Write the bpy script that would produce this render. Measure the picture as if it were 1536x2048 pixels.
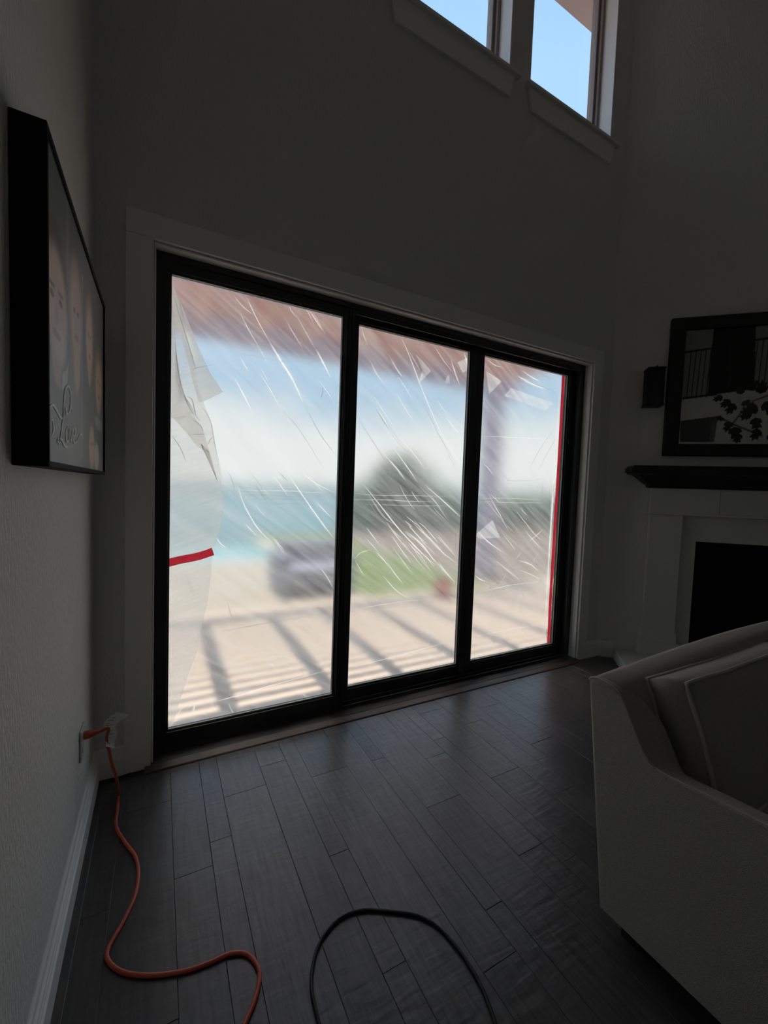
import bpy, bmesh, math, random
import numpy as np
from mathutils import Vector, Matrix, noise

random.seed(7)
for o in list(bpy.data.objects):
    bpy.data.objects.remove(o)
C = bpy.context.scene.collection
SC = bpy.context.scene
PI = math.pi

# ------------------------------------------------------------------ camera
CAM = Vector((0.2569, -2.1981, 1.3581))
ROT = (1.5187, -0.0357, -0.4961)
FPX = 825.22
cd = bpy.data.cameras.new('camera')
cam = bpy.data.objects.new('camera', cd)
C.objects.link(cam)
cam.location = CAM
cam.rotation_euler = ROT
cd.sensor_fit = 'VERTICAL'
cd.sensor_height = 24.0
cd.lens = FPX / 2048 * 24.0
cd.clip_start = 0.01
cd.clip_end = 2000
SC.camera = cam

# ------------------------------------------------------------------ sky
wd = bpy.data.worlds.new('sky')
SC.world = wd
wd.use_nodes = True
nt = wd.node_tree
nt.nodes.clear()
def N(tree, t, **k):
    n = tree.nodes.new(t)
    for a, b in k.items():
        if a.startswith('_'):
            setattr(n, a[1:], b)
    return n
tc = N(nt, 'ShaderNodeTexCoord')
sp = N(nt, 'ShaderNodeSeparateXYZ')
nt.links.new(tc.outputs['Generated'], sp.inputs[0])
rp = N(nt, 'ShaderNodeValToRGB')
rp.color_ramp.elements[0].position = 0.0
rp.color_ramp.elements[0].color = (0.34, 0.46, 0.60, 1)
rp.color_ramp.elements[1].position = 1.0
rp.color_ramp.elements[1].color = (0.17, 0.40, 0.80, 1)
for pos, col in ((0.48, (0.30, 0.33, 0.34, 1)), (0.515, (0.58, 0.68, 0.76, 1)), (0.60, (0.37, 0.55, 0.72, 1)), (0.72, (0.39, 0.62, 0.90, 1)), (0.84, (0.39, 0.62, 0.90, 1))):
    e = rp.color_ramp.elements.new(pos)
    e.color = col
mr = N(nt, 'ShaderNodeMapRange')
mr.inputs[1].default_value = -1
mr.inputs[2].default_value = 1
nt.links.new(sp.outputs[2], mr.inputs[0])
nt.links.new(mr.outputs[0], rp.inputs[0])
cn = N(nt, 'ShaderNodeTexNoise')
cn.inputs['Scale'].default_value = 4.5
cn.inputs['Detail'].default_value = 5
mp = N(nt, 'ShaderNodeMapping')
mp.inputs['Scale'].default_value = (1, 1, 2.6)
nt.links.new(tc.outputs['Generated'], mp.inputs[0])
nt.links.new(mp.outputs[0], cn.inputs['Vector'])
band = N(nt, 'ShaderNodeValToRGB')          # clouds lie in a belt above the horizon
b = band.color_ramp
b.elements[0].position = 0.49
b.elements[0].color = (0, 0, 0, 1)
b.elements[1].position = 1.0
b.elements[1].color = (0, 0, 0, 1)
for pos, v in ((0.51, 1.0), (0.56, 0.85), (0.61, 0.22), (0.68, 0.0)):
    e = b.elements.new(pos)
    e.color = (v, v, v, 1)
nt.links.new(mr.outputs[0], band.inputs[0])
add = N(nt, 'ShaderNodeMath', _operation='ADD')
nt.links.new(cn.outputs[0], add.inputs[0])
nt.links.new(band.outputs[0], add.inputs[1])
cr = N(nt, 'ShaderNodeMapRange')
cr.inputs[1].default_value = 0.85
cr.inputs[2].default_value = 1.35
nt.links.new(add.outputs[0], cr.inputs[0])
mx = N(nt, 'ShaderNodeMix', _data_type='RGBA')
nt.links.new(cr.outputs[0], mx.inputs[0])
nt.links.new(rp.outputs[0], mx.inputs[6])
mx.inputs[7].default_value = (0.80, 0.82, 0.82, 1)
bg = N(nt, 'ShaderNodeBackground')
bg.inputs[1].default_value = 1.0
nt.links.new(mx.outputs[2], bg.inputs[0])
wo = N(nt, 'ShaderNodeOutputWorld')
nt.links.new(bg.outputs[0], wo.inputs[0])

# ------------------------------------------------------------------ sun, exposure
sd = bpy.data.lights.new('sun', 'SUN')
sd.energy = 6.0
sd.color = (1.0, 0.93, 0.83)
sd.angle = math.radians(0.6)
sun = bpy.data.objects.new('sun', sd)
C.objects.link(sun)
sun.location = (2, 4, 30)
sun.rotation_euler = (math.radians(-15), 0, 0)      # high noon, a little out over the garden
SC.view_settings.view_transform = 'Standard'
SC.view_settings.look = 'None'
SC.view_settings.gamma = 1.0
SC.view_settings.use_curve_mapping = False
SC.view_settings.exposure = 0.42
cy = SC.cycles
cy.max_bounces = 14
cy.diffuse_bounces = 6
cy.glossy_bounces = 5
cy.transmission_bounces = 10
cy.transparent_max_bounces = 24
cy.use_denoising = True

# ------------------------------------------------------------------ helpers
RM = cam.rotation_euler.to_matrix()
def at(u, v, axis, val):
    """a point of the photograph's frame carried onto the plane axis = val (used to measure the room)"""
    d = RM @ Vector(((u - 768) / FPX, -(v - 1024) / FPX, -1.0))
    t = (val - CAM[axis]) / d[axis]
    return CAM + d * t

def link(name, me, mat=None, parent=None):
    o = bpy.data.objects.new(name, me)
    C.objects.link(o)
    if mat is not None and not me.materials:
        me.materials.append(mat)
    if parent is not None:
        o.parent = parent
        o.matrix_parent_inverse = parent.matrix_world.inverted() if False else Matrix.Translation(parent.location).inverted() @ Matrix.Identity(4)
        if parent.rotation_euler.z:
            o.matrix_parent_inverse = (Matrix.Translation(parent.location) @ Matrix.Rotation(parent.rotation_euler.z, 4, 'Z')).inverted()
    return o

def empty(name, loc=(0, 0, 0), label=None, cat=None, group=None, kind=None):
    o = bpy.data.objects.new(name, None)
    C.objects.link(o)
    o.location = loc
    o.empty_display_size = 0.05
    return tag(o, label, cat, group, kind)

def tag(o, label=None, cat=None, group=None, kind=None):
    if label: o['label'] = label
    if cat: o['category'] = cat
    if group: o['group'] = group
    if kind: o['kind'] = kind
    return o

class MB:
    def __init__(s, M=None):
        s.v = []; s.f = []; s.M = M
    def add(s, vs, fs):
        n = len(s.v)
        for p in vs:
            p = Vector(p)
            s.v.append(s.M @ p if s.M else p)
        s.f += [tuple(i + n for i in f) for f in fs]
        return s
    def box(s, a, b):
        x0, y0, z0 = a; x1, y1, z1 = b
        if x0 > x1: x0, x1 = x1, x0
        if y0 > y1: y0, y1 = y1, y0
        if z0 > z1: z0, z1 = z1, z0
        return s.add([(x0,y0,z0),(x1,y0,z0),(x1,y1,z0),(x0,y1,z0),(x0,y0,z1),(x1,y0,z1),(x1,y1,z1),(x0,y1,z1)],
              [(0,3,2,1),(4,5,6,7),(0,1,5,4),(1,2,6,5),(2,3,7,6),(3,0,4,7)])
    def prism(s, prof, P0, ex, ey, path):
        """closed 2D profile carried along the 3D vector path"""
        P0, ex, ey, path = Vector(P0), Vector(ex), Vector(ey), Vector(path)
        n = len(prof)
        vs = [P0 + ex * a + ey * b for a, b in prof] + [P0 + ex * a + ey * b + path for a, b in prof]
        fs = [(i, (i + 1) % n, (i + 1) % n + n, i + n) for i in range(n)]
        fs += [tuple(range(n))[::-1], tuple(range(n, 2 * n))]
        return s.add(vs, fs)
    def tube(s, pts, r, n=10, caps=True):
        pts = [Vector(p) for p in pts]
        rr = r if isinstance(r, (list, tuple)) else [r] * len(pts)
        up = Vector((0.13, 0.2, 1)).normalized()
        base = len(s.v)
        for i, p in enumerate(pts):
            t = (pts[min(i + 1, len(pts) - 1)] - pts[max(i - 1, 0)]).normalized()
            a = t.cross(up)
            if a.length < 0.05: a = t.cross(Vector((1, 0, 0)))
            a.normalize(); bb = t.cross(a)
            for k in range(n):
                an = 2 * PI * k / n
                q = p + (a * math.cos(an) + bb * math.sin(an)) * rr[i]
                s.v.append(s.M @ q if s.M else q)
        for i in range(len(pts) - 1):
            for k in range(n):
                k2 = (k + 1) % n
                s.f.append((base + i*n + k, base + i*n + k2, base + (i+1)*n + k2, base + (i+1)*n + k))
        if caps:
            s.f.append(tuple(base + k for k in range(n))[::-1])
            s.f.append(tuple(base + (len(pts)-1)*n + k for k in range(n)))
        return s
    def mesh(s, name, smooth=False, bevel=0, seg=2, fix=True):
        me = bpy.data.meshes.new(name)
        me.from_pydata([tuple(v) for v in s.v], [], s.f)
        if fix or bevel:
            bm = bmesh.new(); bm.from_mesh(me)
            bmesh.ops.recalc_face_normals(bm, faces=bm.faces)
            if bevel:
                ed = [e for e in bm.edges if len(e.link_faces) == 2 and e.calc_face_angle(0) > 0.5]
                bmesh.ops.bevel(bm, geom=ed, offset=bevel, segments=seg, profile=0.5, affect='EDGES', clamp_overlap=True)
            bm.to_mesh(me); bm.free()
        if smooth:
            me.polygons.foreach_set('use_smooth', [True] * len(me.polygons))
        me.update()
        return me
    def build(s, name, mat, parent=None, smooth=False, bevel=0, seg=2, fix=True):
        return link(name, s.mesh(name, smooth, bevel, seg, fix), mat, parent)

def spline(pts, n=8):
    P = [Vector(p) for p in pts]
    P = [P[0] * 2 - P[1]] + P + [P[-1] * 2 - P[-2]]
    out = []
    for i in range(1, len(P) - 2):
        for k in range(n):
            t = k / n
            a, b_, c, d = P[i-1], P[i], P[i+1], P[i+2]
            out.append(0.5 * ((2*b_) + (c - a)*t + (2*a - 5*b_ + 4*c - d)*t*t + (3*b_ - a - 3*c + d)*t*t*t))
    out.append(P[-2])
    return out

# ------------------------------------------------------------------ materials
def mat(name, col, rough=0.6, spec=0.5, metal=0.0, bump=None, var=None, sheen=0):
    """bump = (scale, strength, distance); var = (scale, amount, stretch)"""
    m = bpy.data.materials.new(name)
    m.use_nodes = True
    t = m.node_tree
    p = t.nodes['Principled BSDF']
    p.inputs['Base Color'].default_value = (*col, 1)
    p.inputs['Roughness'].default_value = rough
    p.inputs['Metallic'].default_value = metal
    p.inputs['Specular IOR Level'].default_value = spec
    if sheen:
        p.inputs['Sheen Weight'].default_value = sheen
        p.inputs['Sheen Roughness'].default_value = 0.5
    co = N(t, 'ShaderNodeTexCoord')
    if bump:
        nz = N(t, 'ShaderNodeTexNoise')
        nz.inputs['Scale'].default_value = bump[0]
        nz.inputs['Detail'].default_value = 3
        t.links.new(co.outputs['Object'], nz.inputs['Vector'])
        bn = N(t, 'ShaderNodeBump')
        bn.inputs['Strength'].default_value = bump[1]
        bn.inputs['Distance'].default_value = bump[2]
        t.links.new(nz.outputs[0], bn.inputs['Height'])
        t.links.new(bn.outputs[0], p.inputs['Normal'])
    if var:
        nz = N(t, 'ShaderNodeTexNoise')
        nz.inputs['Scale'].default_value = var[0]
        nz.inputs['Detail'].default_value = 4
        ma = N(t, 'ShaderNodeMapping')
        ma.inputs['Scale'].default_value = var[2] if len(var) > 2 else (1, 1, 1)
        t.links.new(co.outputs['Object'], ma.inputs[0])
        t.links.new(ma.outputs[0], nz.inputs['Vector'])
        x = N(t, 'ShaderNodeMix', _data_type='RGBA')
        x.inputs[6].default_value = (*[c * (1 - var[1]) for c in col], 1)
        x.inputs[7].default_value = (*[min(1, c * (1 + var[1])) for c in col], 1)
        t.links.new(nz.outputs[0], x.inputs[0])
        t.links.new(x.outputs[2], p.inputs['Base Color'])
    return m

WALLC = (0.76, 0.75, 0.72)
M_wall = mat('wall paint', WALLC, 0.75, 0.3, bump=(110, 0.8, 0.005))
_t = M_wall.node_tree                          # brushed plaster: the texture is drawn out upwards
_m = N(_t, 'ShaderNodeMapping'); _m.inputs['Scale'].default_value = (1, 1, 0.35)
_n = [n for n in _t.nodes if n.type == 'TEX_NOISE'][0]; _c = [n for n in _t.nodes if n.type == 'TEX_COORD'][0]
_t.links.new(_c.outputs['Object'], _m.inputs[0]); _t.links.new(_m.outputs[0], _n.inputs['Vector'])
M_ceil = mat('ceiling paint', (0.8, 0.8, 0.78), 0.9, 0.2, bump=(60, 0.2, 0.003))
M_trim = mat('white trim paint', (0.88, 0.87, 0.83), 0.4, 0.4, bump=(40, 0.05, 0.001))
M_frame = mat('dark bronze aluminium', (0.022, 0.024, 0.025), 0.38, 0.5, bump=(300, 0.05, 0.0005))
M_beadglint = mat('pale bead glint', (0.45, 0.44, 0.38), 0.5, 0.4, var=(40, 0.05))  # light caught by the bead edge, put into the colour
M_winframe = mat('taupe window vinyl', (0.34, 0.29, 0.27), 0.5, 0.4, var=(30, 0.08))
M_black = mat('black satin', (0.006, 0.006, 0.006), 0.75, 0.15, bump=(80, 0.1, 0.001))
M_blackwood = mat('black stained wood', (0.012, 0.012, 0.012), 0.5, 0.35, bump=(90, 0.2, 0.001), var=(8, 0.3, (1, 14, 14)))
M_fire = mat('sooty black firebox', (0.006, 0.006, 0.006), 0.9, 0.1, bump=(30, 0.4, 0.004))
M_mantelw = mat('painted fireplace surround', (0.66, 0.65, 0.60), 0.5, 0.35, bump=(60, 0.1, 0.001))
M_orange = mat('orange cord jacket', (0.55, 0.085, 0.035), 0.42, 0.5, bump=(200, 0.1, 0.0005))
M_plate = mat('white outlet plastic', (0.62, 0.62, 0.59), 0.35, 0.5, var=(40, 0.04))
M_cable = mat('black rubber cable', (0.010, 0.010, 0.010), 0.5, 0.4, bump=(200, 0.1, 0.0005))
M_metal = mat('dark wrought metal', (0.02, 0.02, 0.021), 0.5, 0.5, metal=0.3, bump=(70, 0.3, 0.002))
M_steel = mat('brushed steel', (0.5, 0.5, 0.5), 0.35, 0.5, metal=1.0, bump=(120, 0.1, 0.0005))
M_fabric = mat('grey woven upholstery', (0.36, 0.345, 0.315), 0.95, 0.1, bump=(420, 0.7, 0.003), var=(260, 0.28), sheen=0.25)
M_piping = mat('upholstery piping', (0.50, 0.48, 0.44), 0.95, 0.1, bump=(600, 0.5, 0.002), var=(300, 0.2))
M_leg = mat('dark sofa leg wood', (0.015, 0.012, 0.01), 0.5, 0.4, var=(20, 0.3, (8, 8, 1)))
M_pergola = mat('reddish pergola timber', (0.66, 0.34, 0.29), 0.7, 0.3, bump=(40, 0.2, 0.003), var=(6, 0.18, (1, 10, 10)))
M_beam = mat('lavender grey painted beam', (0.42, 0.39, 0.60), 0.6, 0.3, bump=(40, 0.1, 0.002), var=(3, 0.08))
M_deck = mat('weathered deck board', (0.60, 0.47, 0.37), 0.75, 0.25, bump=(50, 0.3, 0.003), var=(7, 0.2, (1, 12, 12)))
M_patio = mat('pale patio concrete', (0.31, 0.265, 0.215), 0.85, 0.2, bump=(80, 0.2, 0.003), var=(3, 0.1))
M_coping = mat('cream pool coping', (0.46, 0.43, 0.37), 0.8, 0.2, bump=(60, 0.2, 0.003), var=(6, 0.1))
M_pool = mat('pool water', (0.08, 0.26, 0.29), 0.12, 0.5, bump=(5, 0.2, 0.02))
M_lake = mat('lake water', (0.05, 0.135, 0.15), 0.35, 0.5, bump=(0.3, 0.3, 0.2))
M_hill = mat('far wooded hills', (0.10, 0.16, 0.17), 0.95, 0.1, var=(0.05, 0.3))
M_lawn = mat('lawn grass', (0.115, 0.15, 0.05), 0.95, 0.1, bump=(60, 0.6, 0.02), var=(2, 0.25))
M_mulch = mat('grey brown mulch', (0.17, 0.135, 0.11), 0.95, 0.1, bump=(30, 0.7, 0.02), var=(4, 0.25))
M_slope = mat('rough hillside scrub', (0.09, 0.13, 0.06), 0.95, 0.1, bump=(8, 0.6, 0.1), var=(1, 0.4))
M_leaf = mat('tree leaves', (0.065, 0.125, 0.075), 0.7, 0.3, var=(3, 0.5))
M_bark = mat('tree bark', (0.09, 0.07, 0.055), 0.9, 0.1, bump=(30, 0.6, 0.01))
M_outseat = mat('slate blue outdoor fabric', (0.24, 0.27, 0.34), 0.9, 0.2, bump=(200, 0.3, 0.002))
M_bucket = mat('red plastic', (0.62, 0.09, 0.05), 0.4, 0.5, var=(8, 0.05))
M_eave = mat('pinkish eave boards', (0.42, 0.37, 0.39), 0.8, 0.2, var=(4, 0.1))
M_stucco = mat('exterior stucco', (0.5, 0.46, 0.42), 0.9, 0.2, bump=(60, 0.4, 0.004))

def floor_material():
    m = mat('dark hand scraped wood', (0.03, 0.027, 0.025), 0.36, 0.8)
    t = m.node_tree; p = t.nodes['Principled BSDF']
    co = N(t, 'ShaderNodeTexCoord'); oi = N(t, 'ShaderNodeObjectInfo')
    ofs = N(t, 'ShaderNodeVectorMath', _operation='MULTIPLY_ADD')
    cb = N(t, 'ShaderNodeCombineXYZ')
    for i in range(3): t.links.new(oi.outputs['Random'], cb.inputs[i])
    t.links.new(cb.outputs[0], ofs.inputs[0]); ofs.inputs[1].default_value = (31, 17, 5)
    t.links.new(co.outputs['Object'], ofs.inputs[2])
    ma = N(t, 'ShaderNodeMapping'); ma.inputs['Scale'].default_value = (26, 2.2, 10)
    t.links.new(ofs.outputs[0], ma.inputs[0])
    g = N(t, 'ShaderNodeTexNoise'); g.inputs['Scale'].default_value = 3; g.inputs['Detail'].default_value = 7; g.inputs['Distortion'].default_value = 0.6
    t.links.new(ma.outputs[0], g.inputs['Vector'])
    rm = N(t, 'ShaderNodeValToRGB')
    rm.color_ramp.elements[0].position = 0.3; rm.color_ramp.elements[0].color = (0.030, 0.028, 0.027, 1)
    rm.color_ramp.elements[1].position = 0.72; rm.color_ramp.elements[1].color = (0.080, 0.074, 0.070, 1)
    t.links.new(g.outputs[0], rm.inputs[0])
    tone = N(t, 'ShaderNodeMapRange'); tone.inputs[3].default_value = 0.8; tone.inputs[4].default_value = 1.25
    t.links.new(oi.outputs['Random'], tone.inputs[0])
    vm = N(t, 'ShaderNodeVectorMath', _operation='SCALE')
    t.links.new(rm.outputs[0], vm.inputs[0]); t.links.new(tone.outputs[0], vm.inputs['Scale'])
    t.links.new(vm.outputs[0], p.inputs['Base Color'])
    # scraped ripples across each board
    ma2 = N(t, 'ShaderNodeMapping'); ma2.inputs['Scale'].default_value = (5, 24, 5); ma2.inputs['Rotation'].default_value = (0, 0, 0.35)
    t.links.new(ofs.outputs[0], ma2.inputs[0])
    r2 = N(t, 'ShaderNodeTexNoise'); r2.inputs['Scale'].default_value = 1.6; r2.inputs['Detail'].default_value = 2
    t.links.new(ma2.outputs[0], r2.inputs['Vector'])
    b1 = N(t, 'ShaderNodeBump'); b1.inputs['Strength'].default_value = 0.4; b1.inputs['Distance'].default_value = 0.0045
    t.links.new(r2.outputs[0], b1.inputs['Height'])
    b2 = N(t, 'ShaderNodeBump'); b2.inputs['Strength'].default_value = 0.25; b2.inputs['Distance'].default_value = 0.0012
    t.links.new(g.outputs[0], b2.inputs['Height']); t.links.new(b1.outputs[0], b2.inputs['Normal'])
    t.links.new(b2.outputs[0], p.inputs['Normal'])
    rr = N(t, 'ShaderNodeMapRange'); rr.inputs[3].default_value = 0.37; rr.inputs[4].default_value = 0.26
    t.links.new(g.outputs[0], rr.inputs[0]); t.links.new(rr.outputs[0], p.inputs['Roughness'])
    return m
M_floor = floor_material()
M_thresh = mat('walnut threshold wood', (0.045, 0.029, 0.021), 0.38, 0.5, bump=(60, 0.2, 0.001), var=(5, 0.4, (1.5, 20, 20)))

M_sill = mat('dark stained sill board', (0.03, 0.028, 0.027), 0.3, 0.6, bump=(60, 0.1, 0.001), var=(5, 0.3, (1.5, 20, 20)))

def glass_material():
    m = bpy.data.materials.new('clear window glass'); m.use_nodes = True
    t = m.node_tree; t.nodes.clear()
    tr = N(t, 'ShaderNodeBsdfTransparent'); tr.inputs[0].default_value = (0.97, 0.98, 0.975, 1)
    gl = N(t, 'ShaderNodeBsdfGlossy'); gl.inputs['Roughness'].default_value = 0.01
    lw = N(t, 'ShaderNodeLayerWeight'); lw.inputs[0].default_value = 0.5; pw = N(t, 'ShaderNodeMath', _operation='POWER'); pw.inputs[1].default_value = 5
    t.links.new(lw.outputs['Facing'], pw.inputs[0])          # Schlick reflectance, alike from both sides
    fr = N(t, 'ShaderNodeMapRange'); fr.inputs[3].default_value = 0.03; fr.inputs[4].default_value = 0.6
    t.links.new(pw.outputs[0], fr.inputs[0])
    x = N(t, 'ShaderNodeMixShader'); o = N(t, 'ShaderNodeOutputMaterial')
    t.links.new(fr.outputs[0], x.inputs[0]); t.links.new(tr.outputs[0], x.inputs[1]); t.links.new(gl.outputs[0], x.inputs[2])
    t.links.new(x.outputs[0], o.inputs[0])
    return m
M_glass = glass_material()

def sheet_material():
    """frosty polyethylene: scatters what lies behind it a few degrees"""
    m = bpy.data.materials.new('blurry polyethylene'); m.use_nodes = True
    t = m.node_tree; t.nodes.clear()
    g = N(t, 'ShaderNodeBsdfRefraction'); g.inputs['IOR'].default_value = 1.15; g.inputs['Roughness'].default_value = 0.31
    g.inputs[0].default_value = (0.915, 0.92, 0.92, 1)
    o = N(t, 'ShaderNodeOutputMaterial'); t.links.new(g.outputs[0], o.inputs[0])
    return m
M_sheet = sheet_material()

def haze_material(name, base, amount, col=(0.93, 0.93, 0.92), attr=False, scale=(4, 55, 1), rot=-0.95, gloss=0.0):
    """thin milky film: partly clear, partly translucent; wrinkled streaks come from stretched noise"""
    m = bpy.data.materials.new(name); m.use_nodes = True
    t = m.node_tree; t.nodes.clear()
    tr = N(t, 'ShaderNodeBsdfTransparent')
    tl = N(t, 'ShaderNodeBsdfTranslucent'); tl.inputs[0].default_value = (*col, 1)
    x = N(t, 'ShaderNodeMixShader'); o = N(t, 'ShaderNodeOutputMaterial')
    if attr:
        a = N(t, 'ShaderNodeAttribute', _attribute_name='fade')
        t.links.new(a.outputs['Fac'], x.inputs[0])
    else:
        co = N(t, 'ShaderNodeTexCoord')
        ma0 = N(t, 'ShaderNodeMapping'); ma0.inputs['Rotation'].default_value = (0, rot, 0)
        t.links.new(co.outputs['Object'], ma0.inputs[0])
        ma = N(t, 'ShaderNodeMapping'); ma.inputs['Scale'].default_value = (scale[0], 1, scale[1])
        t.links.new(ma0.outputs[0], ma.inputs[0])
        nz = N(t, 'ShaderNodeTexNoise'); nz.inputs['Scale'].default_value = 0.5; nz.inputs['Detail'].default_value = 4
        nz.inputs['Distortion'].default_value = 0.4
        t.links.new(ma.outputs[0], nz.inputs['Vector'])
        mr_ = N(t, 'ShaderNodeMapRange'); mr_.inputs[1].default_value = 0.35; mr_.inputs[2].default_value = 0.8
        mr_.inputs[3].default_value = base; mr_.inputs[4].default_value = base + amount
        t.links.new(nz.outputs[0], mr_.inputs[0]); t.links.new(mr_.outputs[0], x.inputs[0])
    t.links.new(tr.outputs[0], x.inputs[1]); t.links.new(tl.outputs[0], x.inputs[2])
    t.links.new(x.outputs[0], o.inputs[0])
    return m
M_haze = haze_material('milky film', 0.13, 0.24, rot=-0.62)
M_flap = haze_material('doubled film', 0.42, 0.20, (0.86, 0.84, 0.80), rot=0.35)
M_flap2 = haze_material('folded film', 0.62, 0.15, (0.84, 0.82, 0.78), rot=0.35)
M_flapw = haze_material('doubled clear film', 0.30, 0.25, (0.97, 0.97, 0.97), rot=-0.62)
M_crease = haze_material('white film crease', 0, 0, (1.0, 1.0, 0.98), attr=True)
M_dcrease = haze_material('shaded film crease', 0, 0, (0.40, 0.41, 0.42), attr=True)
M_tape = haze_material('red tape', 0.93, 0.05, (0.85, 0.06, 0.12))
M_tape.node_tree.nodes['Translucent BSDF'].inputs[0].default_value = (0.74, 0.13, 0.18, 1)

def attr_print(name, rough=0.5):
    m = mat(name, (0.5, 0.5, 0.5), rough, 0.3)
    t = m.node_tree
    a = N(t, 'ShaderNodeAttribute', _attribute_name='ink')
    t.links.new(a.outputs['Color'], t.nodes['Principled BSDF'].inputs['Base Color'])
    return m
M_print1 = attr_print('canvas photo print', 0.42)
M_print2 = attr_print('monochrome photo print', 0.45)
M_script = mat('white script ink', (0.9, 0.9, 0.9), 0.5, 0.3, var=(30, 0.05))
M_tag = mat('clear printed tag', (0.93, 0.92, 0.90), 0.35, 0.5, var=(70, 0.06))
M_tagink = mat('tag print ink', (0.42, 0.38, 0.37), 0.6, 0.3, var=(60, 0.1))

# ================================================================== SETTING
XC = 3.59                                     # where the door wall meets the diagonal fireplace wall
OPX0, OPX1, OPZ = 0.232, 3.316, 2.435         # sliding door opening
W1 = (1.385, 2.288); W2 = (2.475, 3.375); WZ0, WZ1 = 4.165, 5.45
CEIL = 5.85
WT = 0.20
wb = MB()
wb.box((-0.15, 0, -0.02), (OPX0, WT, CEIL))
wb.box((OPX0, 0, OPZ), (OPX1, WT, WZ0))
wb.box((OPX1, 0, -0.02), (XC + 0.12, WT, WZ0))
wb.box((OPX0, 0, WZ0), (W1[0], WT, CEIL))
wb.box((W1[1], 0, WZ0), (W2[0], WT, CEIL))
wb.box((W2[1], 0, WZ0), (XC + 0.12, WT, CEIL))
wb.box((W1[0], 0, WZ1), (W1[1], WT, CEIL))
wb.box((W2[0], 0, WZ1), (W2[1], WT, CEIL))
tag(wb.build('wall_back', M_wall), kind='structure')
REAR = -6.2
RX = 5.2
tag(MB().box((-0.15, REAR - 0.15, -0.02), (0, 0, CEIL)).build('wall_left', M_wall), kind='structure')
tag(MB().prism([(0, 0), (0.15, 0), (0.15, 2.62), (0, 2.62)], (XC, 0, -0.02), (0.7071, 0.7071, 0), (0.7071, -0.7071, 0), (0, 0, CEIL + 0.02)).build('wall_fireplace', M_wall), kind='structure')
rw = MB().box((RX, REAR - 0.15, -0.02), (RX + 0.15, -1.55, CEIL))
tag(rw.build('wall_right', M_wall), kind='structure')
tag(MB().box((0, REAR - 0.15, -0.02), (RX, REAR, CEIL)).build('wall_rear', M_wall), kind='structure')
tag(MB().box((-0.15, REAR - 0.15, CEIL), (RX + 0.15, WT, CEIL + 0.12)).build('ceiling', M_ceil), kind='structure')

# ---- floor: every plank its own board, three widths in turn
floor = empty('floor', (0, 0, 0), kind='structure')
MB().box((0, REAR, -0.05), (RX, 0.0, -0.0135)).build('subfloor', M_floor, floor)
seams = [-0.028, 0.047, 0.125, 0.307, 0.431, 0.509, 0.690, 0.816, 0.892, 1.073, 1.200, 1.273, 1.455, 1.581, 1.660, 1.843, 1.970, 2.046, 2.223, 2.349, 2.427, 2.606, 2.732, 2.81]
while seams[-1] < RX:
    k = len(seams) % 3
    seams.append(seams[-1] + {0: 0.181, 1: 0.126, 2: 0.077}[k])
known = {0.125: [-0.289, -1.11], 0.307: [-0.693], 0.431: [-0.588, -1.75], 0.509: [-0.369, -1.6], 0.690: [-0.237, -1.45], 0.816: [-0.844, -1.26],
         0.892: [-0.412, -1.55], 1.073: [-0.14, -1.387], 1.200: [-0.43, -1.255], 1.273: [-0.806, -1.9], 1.455: [-0.533, -1.155], 1.581: [-0.421, -1.249],
         1.660: [-0.165, -0.787, -1.6], 1.843: [-0.373, -0.997], 1.970: [-0.791], 2.046: [-0.27, -0.68, -1.5], 2.223: [-0.604], 2.427: [-0.452, -1.2], 2.606: [-0.153, -0.9]}
Y_NEAR = -2.6
for i in range(len(seams) - 1):
    x0, x1 = max(seams[i], 0.0), min(seams[i + 1], RX)
    if x1 - x0 < 0.02: continue
    ytop = -0.064 if x1 < 3.33 else 0.0
    if x1 > XC: ytop = -(x0 - XC) if x0 > XC else 0.0
    js = [j for j in known.get(seams[i], [])]
    last = js[-1] if js else ytop - random.uniform(0.0, 0.5)
    if not js: js = [last]
    while js[-1] > Y_NEAR: js.append(js[-1] - random.uniform(0.55, 1.25))
    js = [ytop] + [j for j in js if j < ytop - 0.05 and j > Y_NEAR] + [Y_NEAR]
    for a, b_ in zip(js[:-1], js[1:]):
        g, bv, dz = 0.0003, 0.0012, random.uniform(-0.0003, 0.0003)
        X0, X1, Y0, Y1 = x0 + g, x1 - g, b_ + g, a - g
        ox, oy = (X0 + X1) / 2, (Y0 + Y1) / 2
        hx, hy = (X1 - X0) / 2, (Y1 - Y0) / 2
        v = [(sx * hx, sy * hy, -0.013) for sx, sy in ((-1,-1),(1,-1),(1,1),(-1,1))] + \
            [(sx * hx, sy * hy, -0.0010 + dz) for sx, sy in ((-1,-1),(1,-1),(1,1),(-1,1))] + \
            [(sx * (hx - bv), sy * (hy - bv), dz) for sx, sy in ((-1,-1),(1,-1),(1,1),(-1,1))]
        f = [(8, 9, 10, 11)] + [(k, (k+1) % 4, 4 + (k+1) % 4, 4 + k) for k in range(4)] + [(4 + k, 4 + (k+1) % 4, 8 + (k+1) % 4, 8 + k) for k in range(4)]
        me = bpy.data.meshes.new('plank'); me.from_pydata(v, [], f)
        o = bpy.data.objects.new('plank', me); C.objects.link(o); me.materials.append(M_floor)
        o.location = (ox, oy, 0); o.parent = floor

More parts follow.
